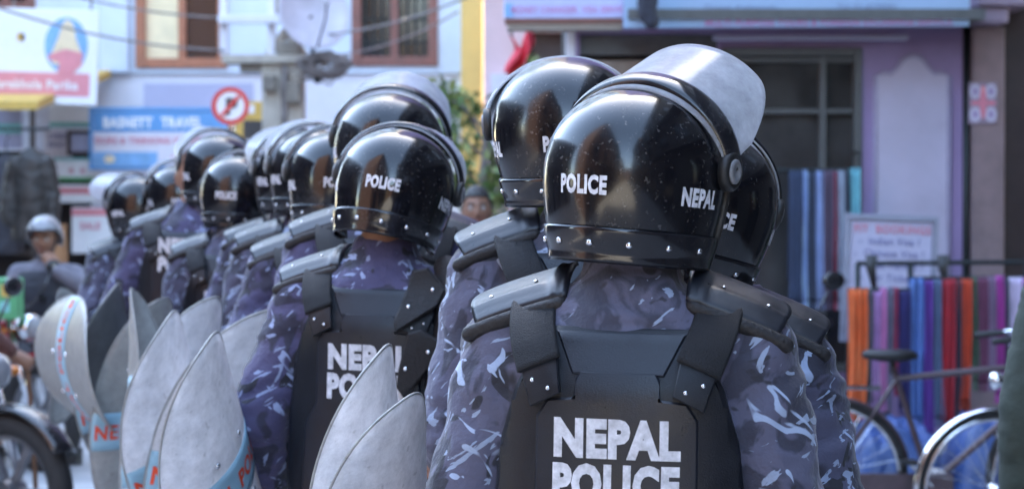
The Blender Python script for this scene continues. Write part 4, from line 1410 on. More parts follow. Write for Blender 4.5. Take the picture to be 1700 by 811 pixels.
for a, b in ((366, 379), (446, 458)):
    m = MB(); m.bx(ux(a), ux(b), -.065, .035, uz(92.7), uz(-140)); m.build('frame_post', M_WHITEWALL, t, bevel=.008)
for (x0, y0, x1, y1) in ((446, 92, 478, 50), (505, 92, 476, 50), (452, 24, 500, -70)):
    m = MB(); m.tube([(ux(x0), .0, uz(y0)), (ux(x1), .0, uz(y1))], .045, 6); m.build('brace', M_CONCRETE, t)
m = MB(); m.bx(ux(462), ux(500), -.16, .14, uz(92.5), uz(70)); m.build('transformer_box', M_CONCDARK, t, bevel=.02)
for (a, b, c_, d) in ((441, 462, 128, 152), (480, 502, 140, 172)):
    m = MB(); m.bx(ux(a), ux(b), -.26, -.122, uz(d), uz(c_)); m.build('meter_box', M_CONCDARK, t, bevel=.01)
m = MB()
for q in range(4): m.tube([(ux(473 + q * 2), -.14 - .01 * q, uz(110)), (ux(470 + q * 3), -.15, uz(160)), (ux(474 + q), -.14, uz(230)), (ux(472 + q * 2), -.13, .2)], .010, 5)
m.build('drop_cables', M_CABLE, t)
# dish
dc = P(520, 22, 20.6)
dish = thing('satellite_dish', 'pale grey satellite dish mounted beside the concrete pole', 'satellite dish', dc)
dish.rotation_euler = (R(76), 0, R(28))
dish.scale = (.78, .78, .78)
m = MB(); m.lathe([(0, -.11), (.12, -.105), (.25, -.075), (.36, -.025), (.43, .015), (.44, .02), (.43, .022), (.36, -.012), (.25, -.062), (.12, -.092), (0, -.097)], 36); m.build('bowl', M_DISH, dish, smooth=True)
m = MB(); m.tube([(0, -.42, .01), (0, -.18, .32), (0, 0, .42)], .012, 8); m.build('arm', M_IRON, dish); m = MB(); m.lathe([(0, .36), (.03, .36), (.035, .44), (0, .45)], 12); m.build('feed_horn', M_DISH, dish, smooth=True)
m = MB(); m.tube([(0, 0, -.1), (.05, -.15, -.25), (.1, -.75, -.3)], .03, 8); m.build('mount', M_IRON, dish)
# tangle of cables
rn = random.Random(4)
m = MB()
c0 = Vector((X(538, 20.7), 20.7, Z(108, 20.7)))
for k in range(26):
    a = rn.uniform(0, PI); rx, rz = rn.uniform(.10, .26), rn.uniform(.04, .12); yy = rn.uniform(-.12, .12)
    path = [c0 + Vector((rx * math.cos(2 * PI * i / 14) + rn.uniform(-.03, .03), yy + rn.uniform(-.03, .03), rz * math.sin(2 * PI * i / 14) + rn.uniform(-.02, .02))) for i in range(14)]
    m.tube(path, rn.uniform(.006, .011), 5, closed=True)
for k in range(5):
    m.tube([c0 + Vector((.2, 0, .02 * k)), c0 + Vector((.05 - .1 * k, .05, -.18 + .03 * k)), Vector((X(500, 20.8), 20.8, Z(120 + 8 * k, 20.8)))], .009, 5)
tag(m.build('cable_bundle', M_CABLE, smooth=True), 'tangled bundle of grey cables hanging right of the concrete pole', 'cables')
def wire(label, pts, r=.012):
    pts = [Vector(p) for p in pts]
    path = []
    for i in range(len(pts) - 1):
        for q in range(12):
            f = q / 12; p = pts[i].lerp(pts[i + 1], f); p.z -= .35 * 4 * f * (1 - f) * .3; path.append(p)
    path.append(pts[-1])
    return tag(MB().tube(path, r, 5).build('overhead_cable', M_CABLE, smooth=True), label, 'cable')
for k, (a, b) in enumerate((((372, 30), (-40, -60)), ((505, 98), (760, 20)), ((500, 60), (830, -30)))):
    wire(('sagging cable running up and left from the concrete pole', 'cable from the concrete pole to the yellow pillar', 'upper cable from the concrete pole to the right')[k], [P(a[0], a[1], 20.9), P(b[0], b[1], 20.6 if k == 0 else 23.6 if k == 1 else 19.3)], .011)
wire('thin overhead cable from the concrete pole to the left edge', [P(372, 84, 20.9), P(-60, -8, 20.4)])

# ------------------------------------------------------------------ shop fascia signs
tl, loc, k = board('shop_sign', 'long sky-blue shop fascia sign above the purple shop front', 'sign', 1036, 1611, -66, 46, 14.45, M_FASCIA, .06, None, None, R(-.35))
tl.rotation_euler.x = R(9)
words(tl, loc, k, 'MULTI PURPOSE TOURS & FOREIGN EXCHANGE SERVICE', 1376, 37, 11, M_FASCIATXT, .03, .98)
words(tl, loc, k, 'Thamel, Kathmandu', 1230, 12, 10, M_FASCIAGREY, .01, 1.0); words(tl, loc, k, 'Tel: 01-4230091', 1440, 12, 10, M_FASCIAGREY, .01, 1.0)
tl, loc, k = board('shop_sign', 'lilac shop sign with pink lettering, left of the long blue fascia', 'sign', 836, 1034, -60, 31, 14.8, M_SIGNLIGHT, .06, None, None, R(-.3))
strip(tl, loc, 837, 1033, -58, 30, mat('lilac_print', (0.44, 0.46, 0.68), .5, var=.06, bump=0)); strip(tl, loc, 838, 852, 6, 28, M_SKYP, 'print', -.008)
words(tl, loc, k, 'MONEY CHANGER  VISA SERVICE', 946, 16, 11, M_FASCIATXT, .03, .8)
bm_ = thing('sign_beam', 'brown and beige beam under the lilac shop sign', 'beam', (0, 14.8, 0))
m = MB(); m.bx(X(838, 14.8), X(1033, 14.8), -.02, .18, Z(38, 14.8), Z(32, 14.8)); m.build('top_board', M_BROWNWOOD, bm_); m = MB(); m.bx(X(842, 14.8), X(1033, 14.8), .0, .198, Z(49, 14.8), Z(38.2, 14.8)); m.build('lower_board', M_SHUTTER, bm_)
# dark bundle hanging before the fascia
rn = random.Random(9)
m = MB()
for (px, py, a, b) in ((1078, -25, 20, 24), (1075, 2, 18, 22), (1078, 20, 13, 18), (1082, 36, 12, 14), (1066, 22, 6, 12)):
    c = P(px, py, 14.2); m.ball(c, (a * .0037, .06, b * .0037), 14, 10)
mm_ = remesh(m, 'dark_bundle', .02, 3, .012, (14, 14, 14), 3)
tag(put('hanging_bundle', mm_, mat('dark_slate_cloth', (0.03, 0.032, 0.045), .85, var=.4, scale=10)), 'dark slate bundle hanging in front of the blue fascia sign', 'bundle')
# red cloth
m = MB()
def cl(u, v):
    p = P(846 + 34 * u + 8 * math.sin(v * 5), 60 + 62 * v + 14 * math.sin(u * 4), 17.5)
    return (p.x, 17.5 + .06 * math.sin(u * 14 + v * 3), p.z + .03 * math.sin(u * 9))
m.grid(cl, 18, 14)
tag(m.build('red_flag', mat('bright_red_cloth', (0.70, 0.045, 0.07), .7, var=.15), smooth=True, solid=.006), 'bright red flag hanging beside the dark doorway', 'flag')
tag(MB().tube([P(850, 62, 17.55), P(846, 45, 17.55), P(846, 48, 19.4)], .012, 6).build('flag_cord', M_CABLE), 'thin cord holding up the red flag', 'cord')
# sticker on the pillar
t, loc, k = board('sticker', 'pink and violet ornate sticker on the beige pillar', 'sticker', 1608, 1655, 137, 206, 14.865, M_MAUVESTONE, .008)
for (px, py, a, b, mm) in ((1619, 152, 10, 13, M_PALEPANEL), (1645, 152, 10, 13, M_PALEPANEL), (1619, 190, 10, 13, M_PALEPANEL), (1645, 190, 10, 13, M_PALEPANEL), (1632, 170, 6, 28, M_SIGNPINK), (1620, 171, 9, 4, M_SIGNPINK), (1645, 171, 9, 4, M_SIGNPINK),
                       (1619, 152, 4, 6, M_PURPLE), (1645, 152, 4, 6, M_PURPLE), (1619, 190, 4, 6, M_PURPLE), (1645, 190, 4, 6, M_PURPLE), (1632, 148, 4, 6, M_ROSE)):
    ellipse_mb(loc(px, py), a * k, b * k, -.003 - .0015 * (a < 8) - .001 * (mm is M_ROSE) - .0006 * (mm is M_RED), 16).build('motif', mm, t)
# notice board
t, loc, k = board('notice_board', 'white visa notice board with pink heading, standing by the scarf rack', 'notice board', 1408, 1545, 366, 560, 13.95, mat('notice_white', (0.50, 0.49, 0.62), .5, var=.04, bump=.02), .03, mat('aluminium_frame', (0.32, 0.34, 0.42), .4, .5, var=.1), None, R(2.2))
words(t, loc, k, 'FIT  BOOKINGS', 1478, 380, 13, M_SIGNPINK, .02, .95)
for i, s_ in enumerate(('Indian Visa ?', 'Chinese Visa ?', 'Tibet Permit ?', 'Air Tickets', 'Rafting')):
    words(t, loc, k, '-  ' + s_, 1474, 400 + i * 20, 12, M_GREYLET, .01, .95)
for px in (1415, 1538):
    q = loc(px, 560); m = MB(); m.bx(q[0] - .015, q[0] + .015, .002, .03, -t.location.z, q[1] - .036); m.build('leg', M_IRON, t)

# ------------------------------------------------------------------ scarves and rack
DR = 13.2
rack = thing('scarf_rack', 'long dark iron clothes rack with two rails on the pavement edge', 'rack', (X(1560, DR), DR, 0))
rx = lambda px: X(px, DR) - X(1560, DR)
rz = lambda py: Z(py, DR)
for px in (1424, 1512, 1705, 1800):
    m = MB(); m.tube([(rx(px), 0, .0), (rx(px), 0, rz(438))], .017, 8); m.build('upright', M_IRON, rack, smooth=True)
m = MB(); m.tube([(rx(1422), 0, rz(437)), (rx(1800), 0, rz(434))], .014, 8); m.build('top_rail', M_IRON, rack)
m = MB(); m.tube([(rx(1406), -.06, rz(480)), (rx(1512), -.06, rz(480))], .011, 8); m.build('low_rail', M_IRON, rack)
m = MB(); m.tube([(rx(1506), -.06, rz(461)), (rx(1800), -.06, rz(459))], .011, 8); m.build('low_rail', M_IRON, rack)
for px in (1447, 1566):
    m = MB(); m.tube([(rx(px), -.01, rz(425)), (rx(px - 2), -.03, rz(445)), (rx(px + 3), -.05, rz(478))], [.035, .028, .014], 8); m.build('clamp', M_RUBBER, rack, smooth=True)
for px in (1424, 1705):
    m = MB(); m.box((rx(px), 0, .02), (.06, .5, .04)); m.build('foot', M_IRON, rack, bevel=.006)

def scarf_mat(name, c, rn):
    """woven cloth with streaks of a second yarn running down its length"""
    m = mat(name, c, .85, var=.22, scale=9, bump=.35, bscale=90)
    nt = m.node_tree; b = nt.nodes['Principled BSDF']
    tc = nt.nodes.new('ShaderNodeTexCoord'); mp = nt.nodes.new('ShaderNodeMapping'); mp.inputs['Scale'].default_value = (70, 30, 2.5)
    n = nt.nodes.new('ShaderNodeTexNoise'); n.inputs['Scale'].default_value = 1.0; n.inputs['Detail'].default_value = 3
    r = nt.nodes.new('ShaderNodeMapRange'); r.inputs[1].default_value = .5; r.inputs[2].default_value = .62; r.inputs[4].default_value = .75
    x = nt.nodes.new('ShaderNodeMix'); x.data_type = 'RGBA'
    k = rn.choice((.35, .5, 1.7))
    x.inputs[7].default_value = (min(.7, c[0] * k + .02), min(.7, c[1] * k + .02), min(.7, c[2] * k + .03), 1)
    nt.links.new(tc.outputs['Object'], mp.inputs['Vector']); nt.links.new(mp.outputs[0], n.inputs['Vector']); nt.links.new(n.outputs[0], r.inputs[0]); nt.links.new(r.outputs[0], x.inputs[0])
    src = b.inputs['Base Color'].links[0].from_socket
    nt.links.new(src, x.inputs[6]); nt.links.new(x.outputs[2], b.inputs['Base Color'])
    return m

def scarf(label, c, px0, px1, py0, py1, D, group, seed, dots=False, y=0.0, wob=1.0):
    rn = random.Random(seed)
    x0, x1 = X(px0, D), X(px1, D); zt, zb = Z(py0, D), Z(py1, D)
    zb += rn.uniform(-.06, .10) * (D < 14); zt += rn.uniform(-.012, .012)
    lean = rn.uniform(-.02, .02) * (D < 14)
    w = x1 - x0; ph = rn.uniform(0, 6); n = rn.choice((2, 3))
    g_ = sum(c) / 3; c = srgb(*[q * .86 + g_ * .14 for q in c])
    mname = 'scarf_cloth_%d_%d_%d' % tuple(int(q * 999) for q in c)
    m_ = scarf_mat(mname, c, rn)
    mb = MB()
    L = zt - zb
    def fn(u, v):
        # v: 0 back hem .. over the rail .. 1 front hem
        s = (v - .42) / .58
        fold = (.018 * math.sin(u * n * 2 * PI + ph + v * 1.6) + .007 * math.sin(u * n * 4.7 * PI + ph * 2 - v * 3)) * wob
        sag = w * .26 * math.sin(v * 5 + ph) + lean
        if s >= 0:
            d = s * L; z = zt - d; yy = -.018 - .010 * min(1, d / .1) + fold
            if d < .02: z = zt + .012 * (1 - d / .02) 
        else:
            d = -s * L * .92 / .724; z = zt - d * .9; yy = .022 + fold
            if d < .02: z = zt + .012 * (1 - d / .02)
        taper = 1 - .06 * math.sin(s * 3.0 + ph) * (s > 0)
        return (x0 + w * .5 + (u - .5) * w * taper + sag * (abs(s)) * .5, D - .06 + y + yy, z)
    mb.grid(fn, 14, 44)
    t = tag(mb.build('scarf', m_, smooth=True, solid=.003), label, 'scarf', group)
    if dots:
        pass
    fr = MB()
    for i in range(10):
        p = fn((i + .5) / 10, 1.0); fr.tube([p, (p[0] + rn.uniform(-.004, .004), p[1], p[2] - .05)], .0035, 4)
    fr.build('fringe', m_, t)
    return t
G1 = 'scarves hanging on the street rack'
SC = [
 (1406, 1437, 480, 706, (226, 92, 36), 'bright orange scarf at the left end of the rack'),
 (1437, 1446, 481, 700, (84, 86, 88), 'narrow charcoal scarf beside the orange end scarf'),
 (1446, 1459, 481, 690, (172, 122, 178), 'mauve scarf next to the narrow charcoal one'),
 (1459, 1468, 481, 690, (206, 118, 176), 'narrow rose pink scarf left of the grey one'),
 (1468, 1480, 481, 700, (112, 112, 132), 'mid grey scarf on the lower left rail'),
 (1480, 1488, 481, 640, (150, 44, 74), 'narrow crimson scarf beside the navy one'),
 (1488, 1505, 480, 690, (50, 48, 112), 'navy blue scarf at the right end of the lower rail'),
 (1508, 1531, 462, 704, (76, 116, 184), 'cornflower blue scarf left of the deep purple one'),
 (1531, 1546, 462, 706, (92, 48, 138), 'deep purple scarf between two blue-grey ones'),
 (1546, 1561, 462, 700, (92, 112, 144), 'slate blue scarf left of the red scarf'),
 (1561, 1580, 461, 706, (188, 36, 48), 'plain red scarf in the middle of the rack'),
 (1580, 1589, 461, 690, (64, 58, 74), 'narrow dark slate scarf between the red ones'),
 (1589, 1609, 461, 650, (228, 74, 38), 'vermilion scarf right of the middle of the rack'),
 (1609, 1619, 461, 640, (70, 92, 70), 'narrow dark green scarf beside the vermilion one'),
 (1619, 1635, 461, 640, (128, 66, 96), 'plum scarf right of the dark green one'),
 (1635, 1648, 461, 640, (152, 120, 150), 'dusty mauve scarf left of the magenta one'),
 (1648, 1661, 461, 650, (190, 62, 162), 'magenta scarf near the right end of the rack'),
 (1661, 1669, 461, 640, (70, 64, 84), 'narrow black and grey scarf right of the magenta one'),
 (1669, 1692, 460, 660, (216, 200, 226), 'pale lilac white scarf beside the green coat'),
 (1692, 1716, 460, 660, (184, 116, 180), 'orchid scarf half behind the green coat'),
]
for i, (a, b, c_, d, colr, lab) in enumerate(SC): scarf(lab, colr, a - .6, b + .6, c_, d, DR, G1, 20 + i)
G2 = 'scarves hung in the shop window'
SW = [
 (1308, 1329, 284, 500, (58, 72, 100), 'dark slate scarf at the left of the shop window'),
 (1329, 1339, 283, 500, (134, 160, 206), 'pale blue scarf in the shop window, second from its left'),
 (1339, 1352, 284, 500, (66, 76, 98), 'charcoal blue scarf between two pale blue window scarves'),
 (1352, 1363, 283, 500, (150, 170, 214), 'light periwinkle scarf in the middle of the shop window'),
 (1363, 1381, 284, 500, (94, 76, 96), 'dusky plum scarf in the shop window'),
 (1381, 1387, 284, 500, (150, 52, 72), 'thin dark red scarf in the shop window'),
 (1387, 1400, 283, 500, (150, 160, 176), 'silver grey scarf in the shop window'),
 (1400, 1408, 284, 500, (64, 70, 84), 'narrow dark grey scarf beside the turquoise window scarf'),
 (1408, 1424, 282, 500, (96, 176, 190), 'turquoise scarf at the right of the shop window'),
]
rod = tag(MB().tube([(X(1200, 14.7), 14.64, Z(283, 14.7)), (X(1428, 14.7), 14.64, Z(282, 14.7))], .012, 8).build('hanging_rod', M_IRON), 'thin rod across the shop window carrying scarves', 'rod')
for px in (1204, 1426): tag(MB().tube([(X(px, 14.7), 14.64, Z(283, 14.7)), (X(px, 14.7), 14.64, Z(255, 14.7)), (X(px, 14.7), 14.98, Z(250, 14.7))], .008, 6).build('rod_hook', M_IRON), 'small hook at the %s end of the scarf rod' % ('left' if px < 1300 else 'right'), 'hook')
for i, (a, b, c_, d, colr, lab) in enumerate(SW): scarf(lab, colr, a - .4, b + .4, c_, d, 14.7, G2, 60 + i)
# blue tarpaulin bundles under the rack
def tarp(label, px0, px1, zt, D, dep, seed):
    x0, x1 = X(px0, D), X(px1, D)
    def fn(u, v):
        e = min(u, 1 - u) * 4; e2 = min(v, 1 - v) * 4
        h = zt * sm(0, 1, e) ** .5 * sm(0, 1, e2) ** .5
        n = noise.noise(Vector((u * 5 + seed, v * 5, seed))) * .09 + noise.noise(Vector((u * 13 + seed, v * 11, seed))) * .04
        return (x0 + (x1 - x0) * u, D + dep * (v - .5) + n * .4, max(.004, h + n * (h > .02)))
    m = MB(); m.grid(fn, 44, 26)
    return tag(m.build('tarpaulin', mat('blue_tarpaulin', (0.035, 0.075, 0.21), .42, var=.25, scale=8, bump=.4, bscale=16), smooth=True), label, 'tarpaulin')
tarp('crumpled blue tarpaulin over goods below the left half of the scarf rack', 1405, 1565, .42, 12.6, .7, 2.0)
tarp('crumpled blue tarpaulin over goods below the right half of the scarf rack', 1560, 1790, .48, 12.7, .7, 7.0)

# ------------------------------------------------------------------ bicycles
def wheel(parent, c, r, wm, spokes=28, tw=.018):
    Mx = Matrix.Rotation(R(90), 4, 'X')
    t = MB(); t.tube([(r * math.cos(2 * PI * i / 48), 0, r * math.sin(2 * PI * i / 48)) for i in range(48)], tw, 8, closed=True)
    w = t.build('wheel', M_TYRE, parent, c, smooth=True)
    m = MB(); m.tube([((r - tw * 1.3) * math.cos(2 * PI * i / 48), 0, (r - tw * 1.3) * math.sin(2 * PI * i / 48)) for i in range(48)], tw * .62, 6, closed=True); m.build('rim', wm, w, smooth=True)
    m = MB(); m.lathe([(.012, -.045), (.030, -.035), (.018, -.03), (.018, .03), (.030, .035), (.012, .045)], 14, Mx); m.build('hub', wm, w, smooth=True)
    m = MB()
    for i in range(spokes):
        a = 2 * PI * i / spokes; b = a + (.5 if i % 2 else -.5); yy = .03 if (i // 2) % 2 else -.03
        m.tube([(.026 * math.cos(b), yy, .026 * math.sin(b)), ((r - tw * 1.5) * math.cos(a), 0, (r - tw * 1.5) * math.sin(a))], .0016, 4)
    m.build('spokes', M_STEEL, w)
    return w
M_FRAME = mat('bicycle_frame_paint', (0.085, 0.055, 0.060), .4, .2, var=.3)
M_BLUEFR = mat('bicycle_blue_paint', (0.06, 0.08, 0.20), .4, .2, var=.3)
def bicycle(label, loc, rz_, fm, sc=1.0):
    t = thing('bicycle', label, 'bicycle', loc, rz_, 'bicycles parked before the scarf rack')
    t.scale = (sc,) * 3
    r = .345
    RH, FH = Vector((-.53, 0, r)), Vector((.56, 0, r)); BB = Vector((-.06, 0, .30)); ST = Vector((-.24, 0, .86)); HT = Vector((.40, 0, .90)); HB = Vector((.44, 0, .74))
    wheel(t, RH, r, M_CHROME); wheel(t, FH, r, M_CHROME)
    m = MB()
    stt = BB.lerp(ST, .9)
    m.tube([BB, ST], .015, 8); m.tube([stt, HT - Vector((0, 0, .03))], .016, 8); m.tube([BB, HB], .017, 8); m.tube([HT + Vector((-.01, 0, .04)), HB], .019, 8)
    for s in (-1, 1):
        m.tube([BB + Vector((0, s * .03, 0)), RH + Vector((0, s * .055, 0))], .009, 6); m.tube([stt + Vector((0, s * .02, 0)), RH + Vector((0, s * .055, 0))], .008, 6)
    m.lathe([(.028, -.04), (.028, .04)], 12, Matrix.Translation(BB) @ Matrix.Rotation(R(90), 4, 'X'))
    m.build('frame', fm, t, smooth=True, sharp=40)
    m = MB()
    for s in (-1, 1): m.tube([HB + Vector((0, s * .03, -.03)), HB + Vector((.03, s * .05, -.12)), FH + Vector((0, s * .05, 0))], .011, 8)
    m.tube([HB + Vector((0, -.04, -.03)), HB + Vector((0, .04, -.03))], .014, 8)
    m.build('fork', fm, t, smooth=True)
    for c, a0, a1 in ((RH, 10, 190), (FH, -5, 150)):
        m = MB()
        def fd(u, v, c=c, a0=a0, a1=a1):
            a = R(a0 + (a1 - a0) * u); q = (v - .5) * 2; rr = r + .032 - .014 * q * q
            return (c.x + rr * math.cos(a), .030 * q, c.z + rr * math.sin(a))
        m.grid(fd, 30, 6); m.build('mudguard', M_CHROME if c is FH else fm, t, smooth=True, solid=.002)
    m = MB(); m.loft([(-.25, 0, .885, .05, .03), (-.25, 0, .90, .13, .085), (-.255, 0, .925, .135, .09), (-.26, 0, .94, .11, .07)], 20, 2.0); m.tube([ST - Vector((0, 0, .03)), ST + Vector((0, 0, .05))], .013, 8); m.build('saddle', M_RUBBER, t, smooth=True)
    m = MB(); st_ = HT + Vector((-.02, 0, .10)); m.tube([HT, st_, st_ + Vector((.04, 0, .01))], .012, 8)
    m.tube([st_ + Vector((-.16, -.27, .0)), st_ + Vector((-.02, -.25, .02)), st_ + Vector((.05, -.12, .02)), st_ + Vector((.05, 0, .01)), st_ + Vector((.05, .12, .02)), st_ + Vector((-.02, .25, .02)), st_ + Vector((-.16, .27, .0))], .011, 8); hb = m.build('handlebar', M_CHROME, t, smooth=True)
    for s in (-1, 1):
        m = MB(); m.tube([st_ + Vector((-.18, s * .275, -.002)), st_ + Vector((-.06, s * .26, .012))], .017, 8, True); m.build('grip', M_RUBBER, hb, smooth=True)
        m = MB(); m.tube([st_ + Vector((-.10, s * .25, -.04)), st_ + Vector((.02, s * .22, -.012)), st_ + Vector((.06, s * .16, -.01))], .006, 6, True); m.build('brake_lever', M_CHROME, hb, smooth=True)
    m = MB()
    for s in (-.06, 0, .06): m.tube([(-.80, s, .76), (-.30, s, .76)], .006, 6)
    m.tube([(-.80, -.06, .76), (-.80, .06, .76)], .006, 6)
    for s in (-1, 1): m.tube([(-.74, s * .06, .76), (RH.x, s * .06, RH.z)], .006, 6)
    m.build('rack', M_STEEL, t, smooth=True)
    m = MB(); m.lathe([(.0, -.003), (.09, -.003), (.09, .003), (0, .003)], 24, Matrix.Translation(BB + Vector((0, -.06, 0))) @ Matrix.Rotation(R(90), 4, 'X')); m.build('chain_ring', M_STEEL, t)
    m = MB(); m.bx(RH.x, BB.x + .1, -.075, -.063, .255, .36); m.build('chain_guard', fm, t, bevel=.005)
    for s in (-1, 1):
        m = MB(); d_ = Vector((.12 * s, 0, -.12 * s)); m.tube([BB + Vector((0, s * .07, 0)), BB + Vector((0, s * .075, 0)) + d_], .009, 6); cr_ = m.build('crank', M_STEEL, t); m = MB(); m.box(BB + Vector((0, s * .12, 0)) + d_, (.08, .09, .022)); m.build('pedal', M_RUBBER, cr_, bevel=.004)
    m = MB(); m.lathe([(.0, .06), (.035, .055), (.042, .03), (.03, -.01), (0, -.03)], 16, Matrix.Translation(HB + Vector((.09, 0, .10))) @ Matrix.Rotation(R(90), 4, 'Y')); m.build('headlamp', M_CHROME, t, smooth=True)
    return t
c = P(1480, 351, 10.9); bicycle('brown-framed bicycle with black saddle, parked side-on at the right', (c.x + .25, 10.9, 0), R(-3), M_FRAME)
c = P(1640, 351, 10.3); bicycle('bicycle with bright chrome front mudguard, mostly behind the green coat', (c.x + .60, 10.35, 0), R(184), M_BLUEFR)

# ------------------------------------------------------------------ motorcycles
M_MRED = mat('motorcycle_red_paint', (0.30, 0.018, 0.022), .25, var=.1, bump=.02, coat=.6)
M_MBLK = mat('motorcycle_black_paint', (0.015, 0.015, 0.017), .25, var=.1, bump=.02, coat=.5)
M_ENG = mat('engine_metal', (0.20, 0.20, 0.21), .4, .8, var=.3)
M_LENS = mat('lamp_glass', (0.25, 0.25, 0.26), .08, var=.05, bump=.0)
M_AMBER = mat('amber_lens', (0.55, 0.16, 0.02), .2, var=.05, bump=.0)
def motorcycle(label, loc, rz_, pm, screen=False, group='parked motorcycles'):
    t = thing('motorcycle', label, 'motorcycle', loc, rz_, group)
    r = .30
    for cx in (-.64, .64):
        m = MB(); m.tube([(r * math.cos(2 * PI * i / 40), 0, r * math.sin(2 * PI * i / 40)) for i in range(40)], .055, 10, closed=True); w = m.build('wheel', M_TYRE, t, (cx, 0, r + .045), smooth=True)
        m = MB(); m.tube([((r - .045) * math.cos(2 * PI * i / 40), 0, (r - .045) * math.sin(2 * PI * i / 40)) for i in range(40)], .026, 8, closed=True); m.build('rim', M_ENG, w, smooth=True)
        m = MB()
        for i in range(6):
            a = 2 * PI * i / 6; m.box((.14 * math.cos(a), 0, .14 * math.sin(a)), (.24, .03, .035), (0, -a, 0))
        m.lathe([(.05, -.06), (.06, 0), (.05, .06)], 14, Matrix.Rotation(R(90), 4, 'X')); m.build('spoke_wheel', M_ENG, w)
        m = MB()
        def fd(u, v, cx=cx):
            a = R((30 if cx > 0 else 20) + 130 * u); q = (v - .5) * 2; rr = r + .10 - .03 * q * q
            return (cx + rr * math.cos(a), .075 * q, r + .045 + rr * math.sin(a))
        m.grid(fd, 20, 6); m.build('mudguard', pm, t, smooth=True, solid=.004)
    m = MB()
    for s in (-1, 1): m.tube([(.64, s * .085, .345), (.42, s * .085, .95)], .022, 10)
    m.build('fork', M_CHROME, t, smooth=True)
    m = MB(); m.loft([(.16, 0, .74, .16, .09), (.17, 0, .80, .24, .13), (.17, 0, .88, .24, .14), (.19, 0, .95, .16, .09), (.19, 0, .965, .08, .04)], 24, 2.4); m.build('tank', pm, t, smooth=True)
    m = MB(); m.loft([(-.42, 0, .76, .40, .11), (-.42, 0, .82, .42, .135), (-.42, 0, .86, .38, .11)], 24, 3.0); m.build('seat', M_RUBBER, t, smooth=True)
    m = MB(); m.loft([(.05, 0, .26, .18, .11), (.05, 0, .40, .20, .13), (.10, 0, .55, .13, .10), (.12, 0, .72, .12, .09)], 16, 3.2)
    for k in range(5): m.box((.12, 0, .54 + k * .035), (.32, .24, .012))
    m.build('engine', M_ENG, t, smooth=True, sharp=35)
    m = MB(); m.tube([(.42, 0, .90), (.0, 0, .60), (-.30, 0, .55), (-.64, .08, .345)], .024, 8); m.tube([(-.30, 0, .55), (-.80, 0, .82)], .02, 8); m.tube([(.42, 0, .85), (.22, 0, .30), (-.2, 0, .28)], .022, 8); m.build('frame', M_MBLK, t, smooth=True)
    m = MB(); m.tube([(.18, -.11, .42), (.22, -.14, .26), (-.1, -.17, .24), (-.75, -.19, .36)], [.02, .024, .03, .045], 12); m.build('exhaust', M_CHROME, t, smooth=True)
    m = MB(); m.lathe([(0, .07), (.075, .06), (.09, .02), (.075, -.06), (0, -.10)], 24, Matrix.Translation((.52, 0, .88)) @ Matrix.Rotation(R(90), 4, 'Y')); h = m.build('headlight', M_CHROME, t, smooth=True)
    m = MB(); m.lathe([(0, .082), (.045, .078), (.078, .060), (.0, .055)], 24, Matrix.Translation((.52, 0, .88)) @ Matrix.Rotation(R(90), 4, 'Y')); m.build('lens', M_LENS, h, smooth=True)
    m = MB(); m.tube([(.24, -.36, 1.04), (.34, -.24, 1.07), (.40, -.08, 1.0), (.40, .08, 1.0), (.34, .24, 1.07), (.24, .36, 1.04)], .012, 8); hb = m.build('handlebar', M_MBLK, t, smooth=True)
    for s in (-1, 1):
        m = MB(); m.tube([(.20, s * .39, 1.03), (.28, s * .31, 1.055)], .019, 8, True); m.build('grip', M_RUBBER, hb, smooth=True)
        m = MB(); m.tube([(.34, s * .24, 1.07), (.36, s * .30, 1.20)], .007, 6); m.ball((.36, s * .33, 1.25), (.018, .065, .048), 14, 8); m.build('mirror', M_MBLK, hb, smooth=True)
        m = MB(); m.tube([(.47, s * .05, .87), (.47, s * .17, .87)], .008, 6); m.ball((.48, s * .19, .87), (.04, .025, .025), 12, 8); m.build('indicator', M_AMBER, t, smooth=True)
    if screen:
        m = MB(); m.grid(lambda u, v: (.50 - .20 * v + .0, .22 * (2 * u - 1) * (1 - .25 * v), 1.0 + .42 * v + .0 * u), 10, 8); m.build('windscreen', M_VISOR, t, smooth=True, solid=.004)
    m = MB(); m.box((-.80, 0, .78), (.05, .16, .08)); m.build('tail_light', M_MRED, t, bevel=.01)
    m = MB(); m.tube([(-.05, .12, .28), (.02, .26, .01)], .012, 6); m.build('side_stand', M_ENG, t)
    return t
cc = P(20, 351, 14.2); motorcycle('dark motorcycle with red trim carrying the helmeted rider at left', (cc.x - .30, 14.5, 0), R(-38), M_MRED)
cc = P(-20, 351, 10.4); motorcycle('black motorcycle with chrome headlamp at the lower left corner', (cc.x - .43, 10.6, 0), R(-30), M_MBLK)
cc = P(1255, 351, 11.2); motorcycle('red motorcycle standing behind the right-hand officer', (cc.x, 11.8, 0), R(-70), M_MRED)

# green box on the first motorcycle's tank
t, loc, k = board('green_carton', 'green carton with a yellow mark on the motorcycle at the left edge', 'carton', -30, 27, 462, 530, 13.95, M_GREENP, .22)
strip(t, loc, 2, 22, 472, 492, M_AWN); strip(t, loc, 0, 16, 500, 518, M_TEAL)

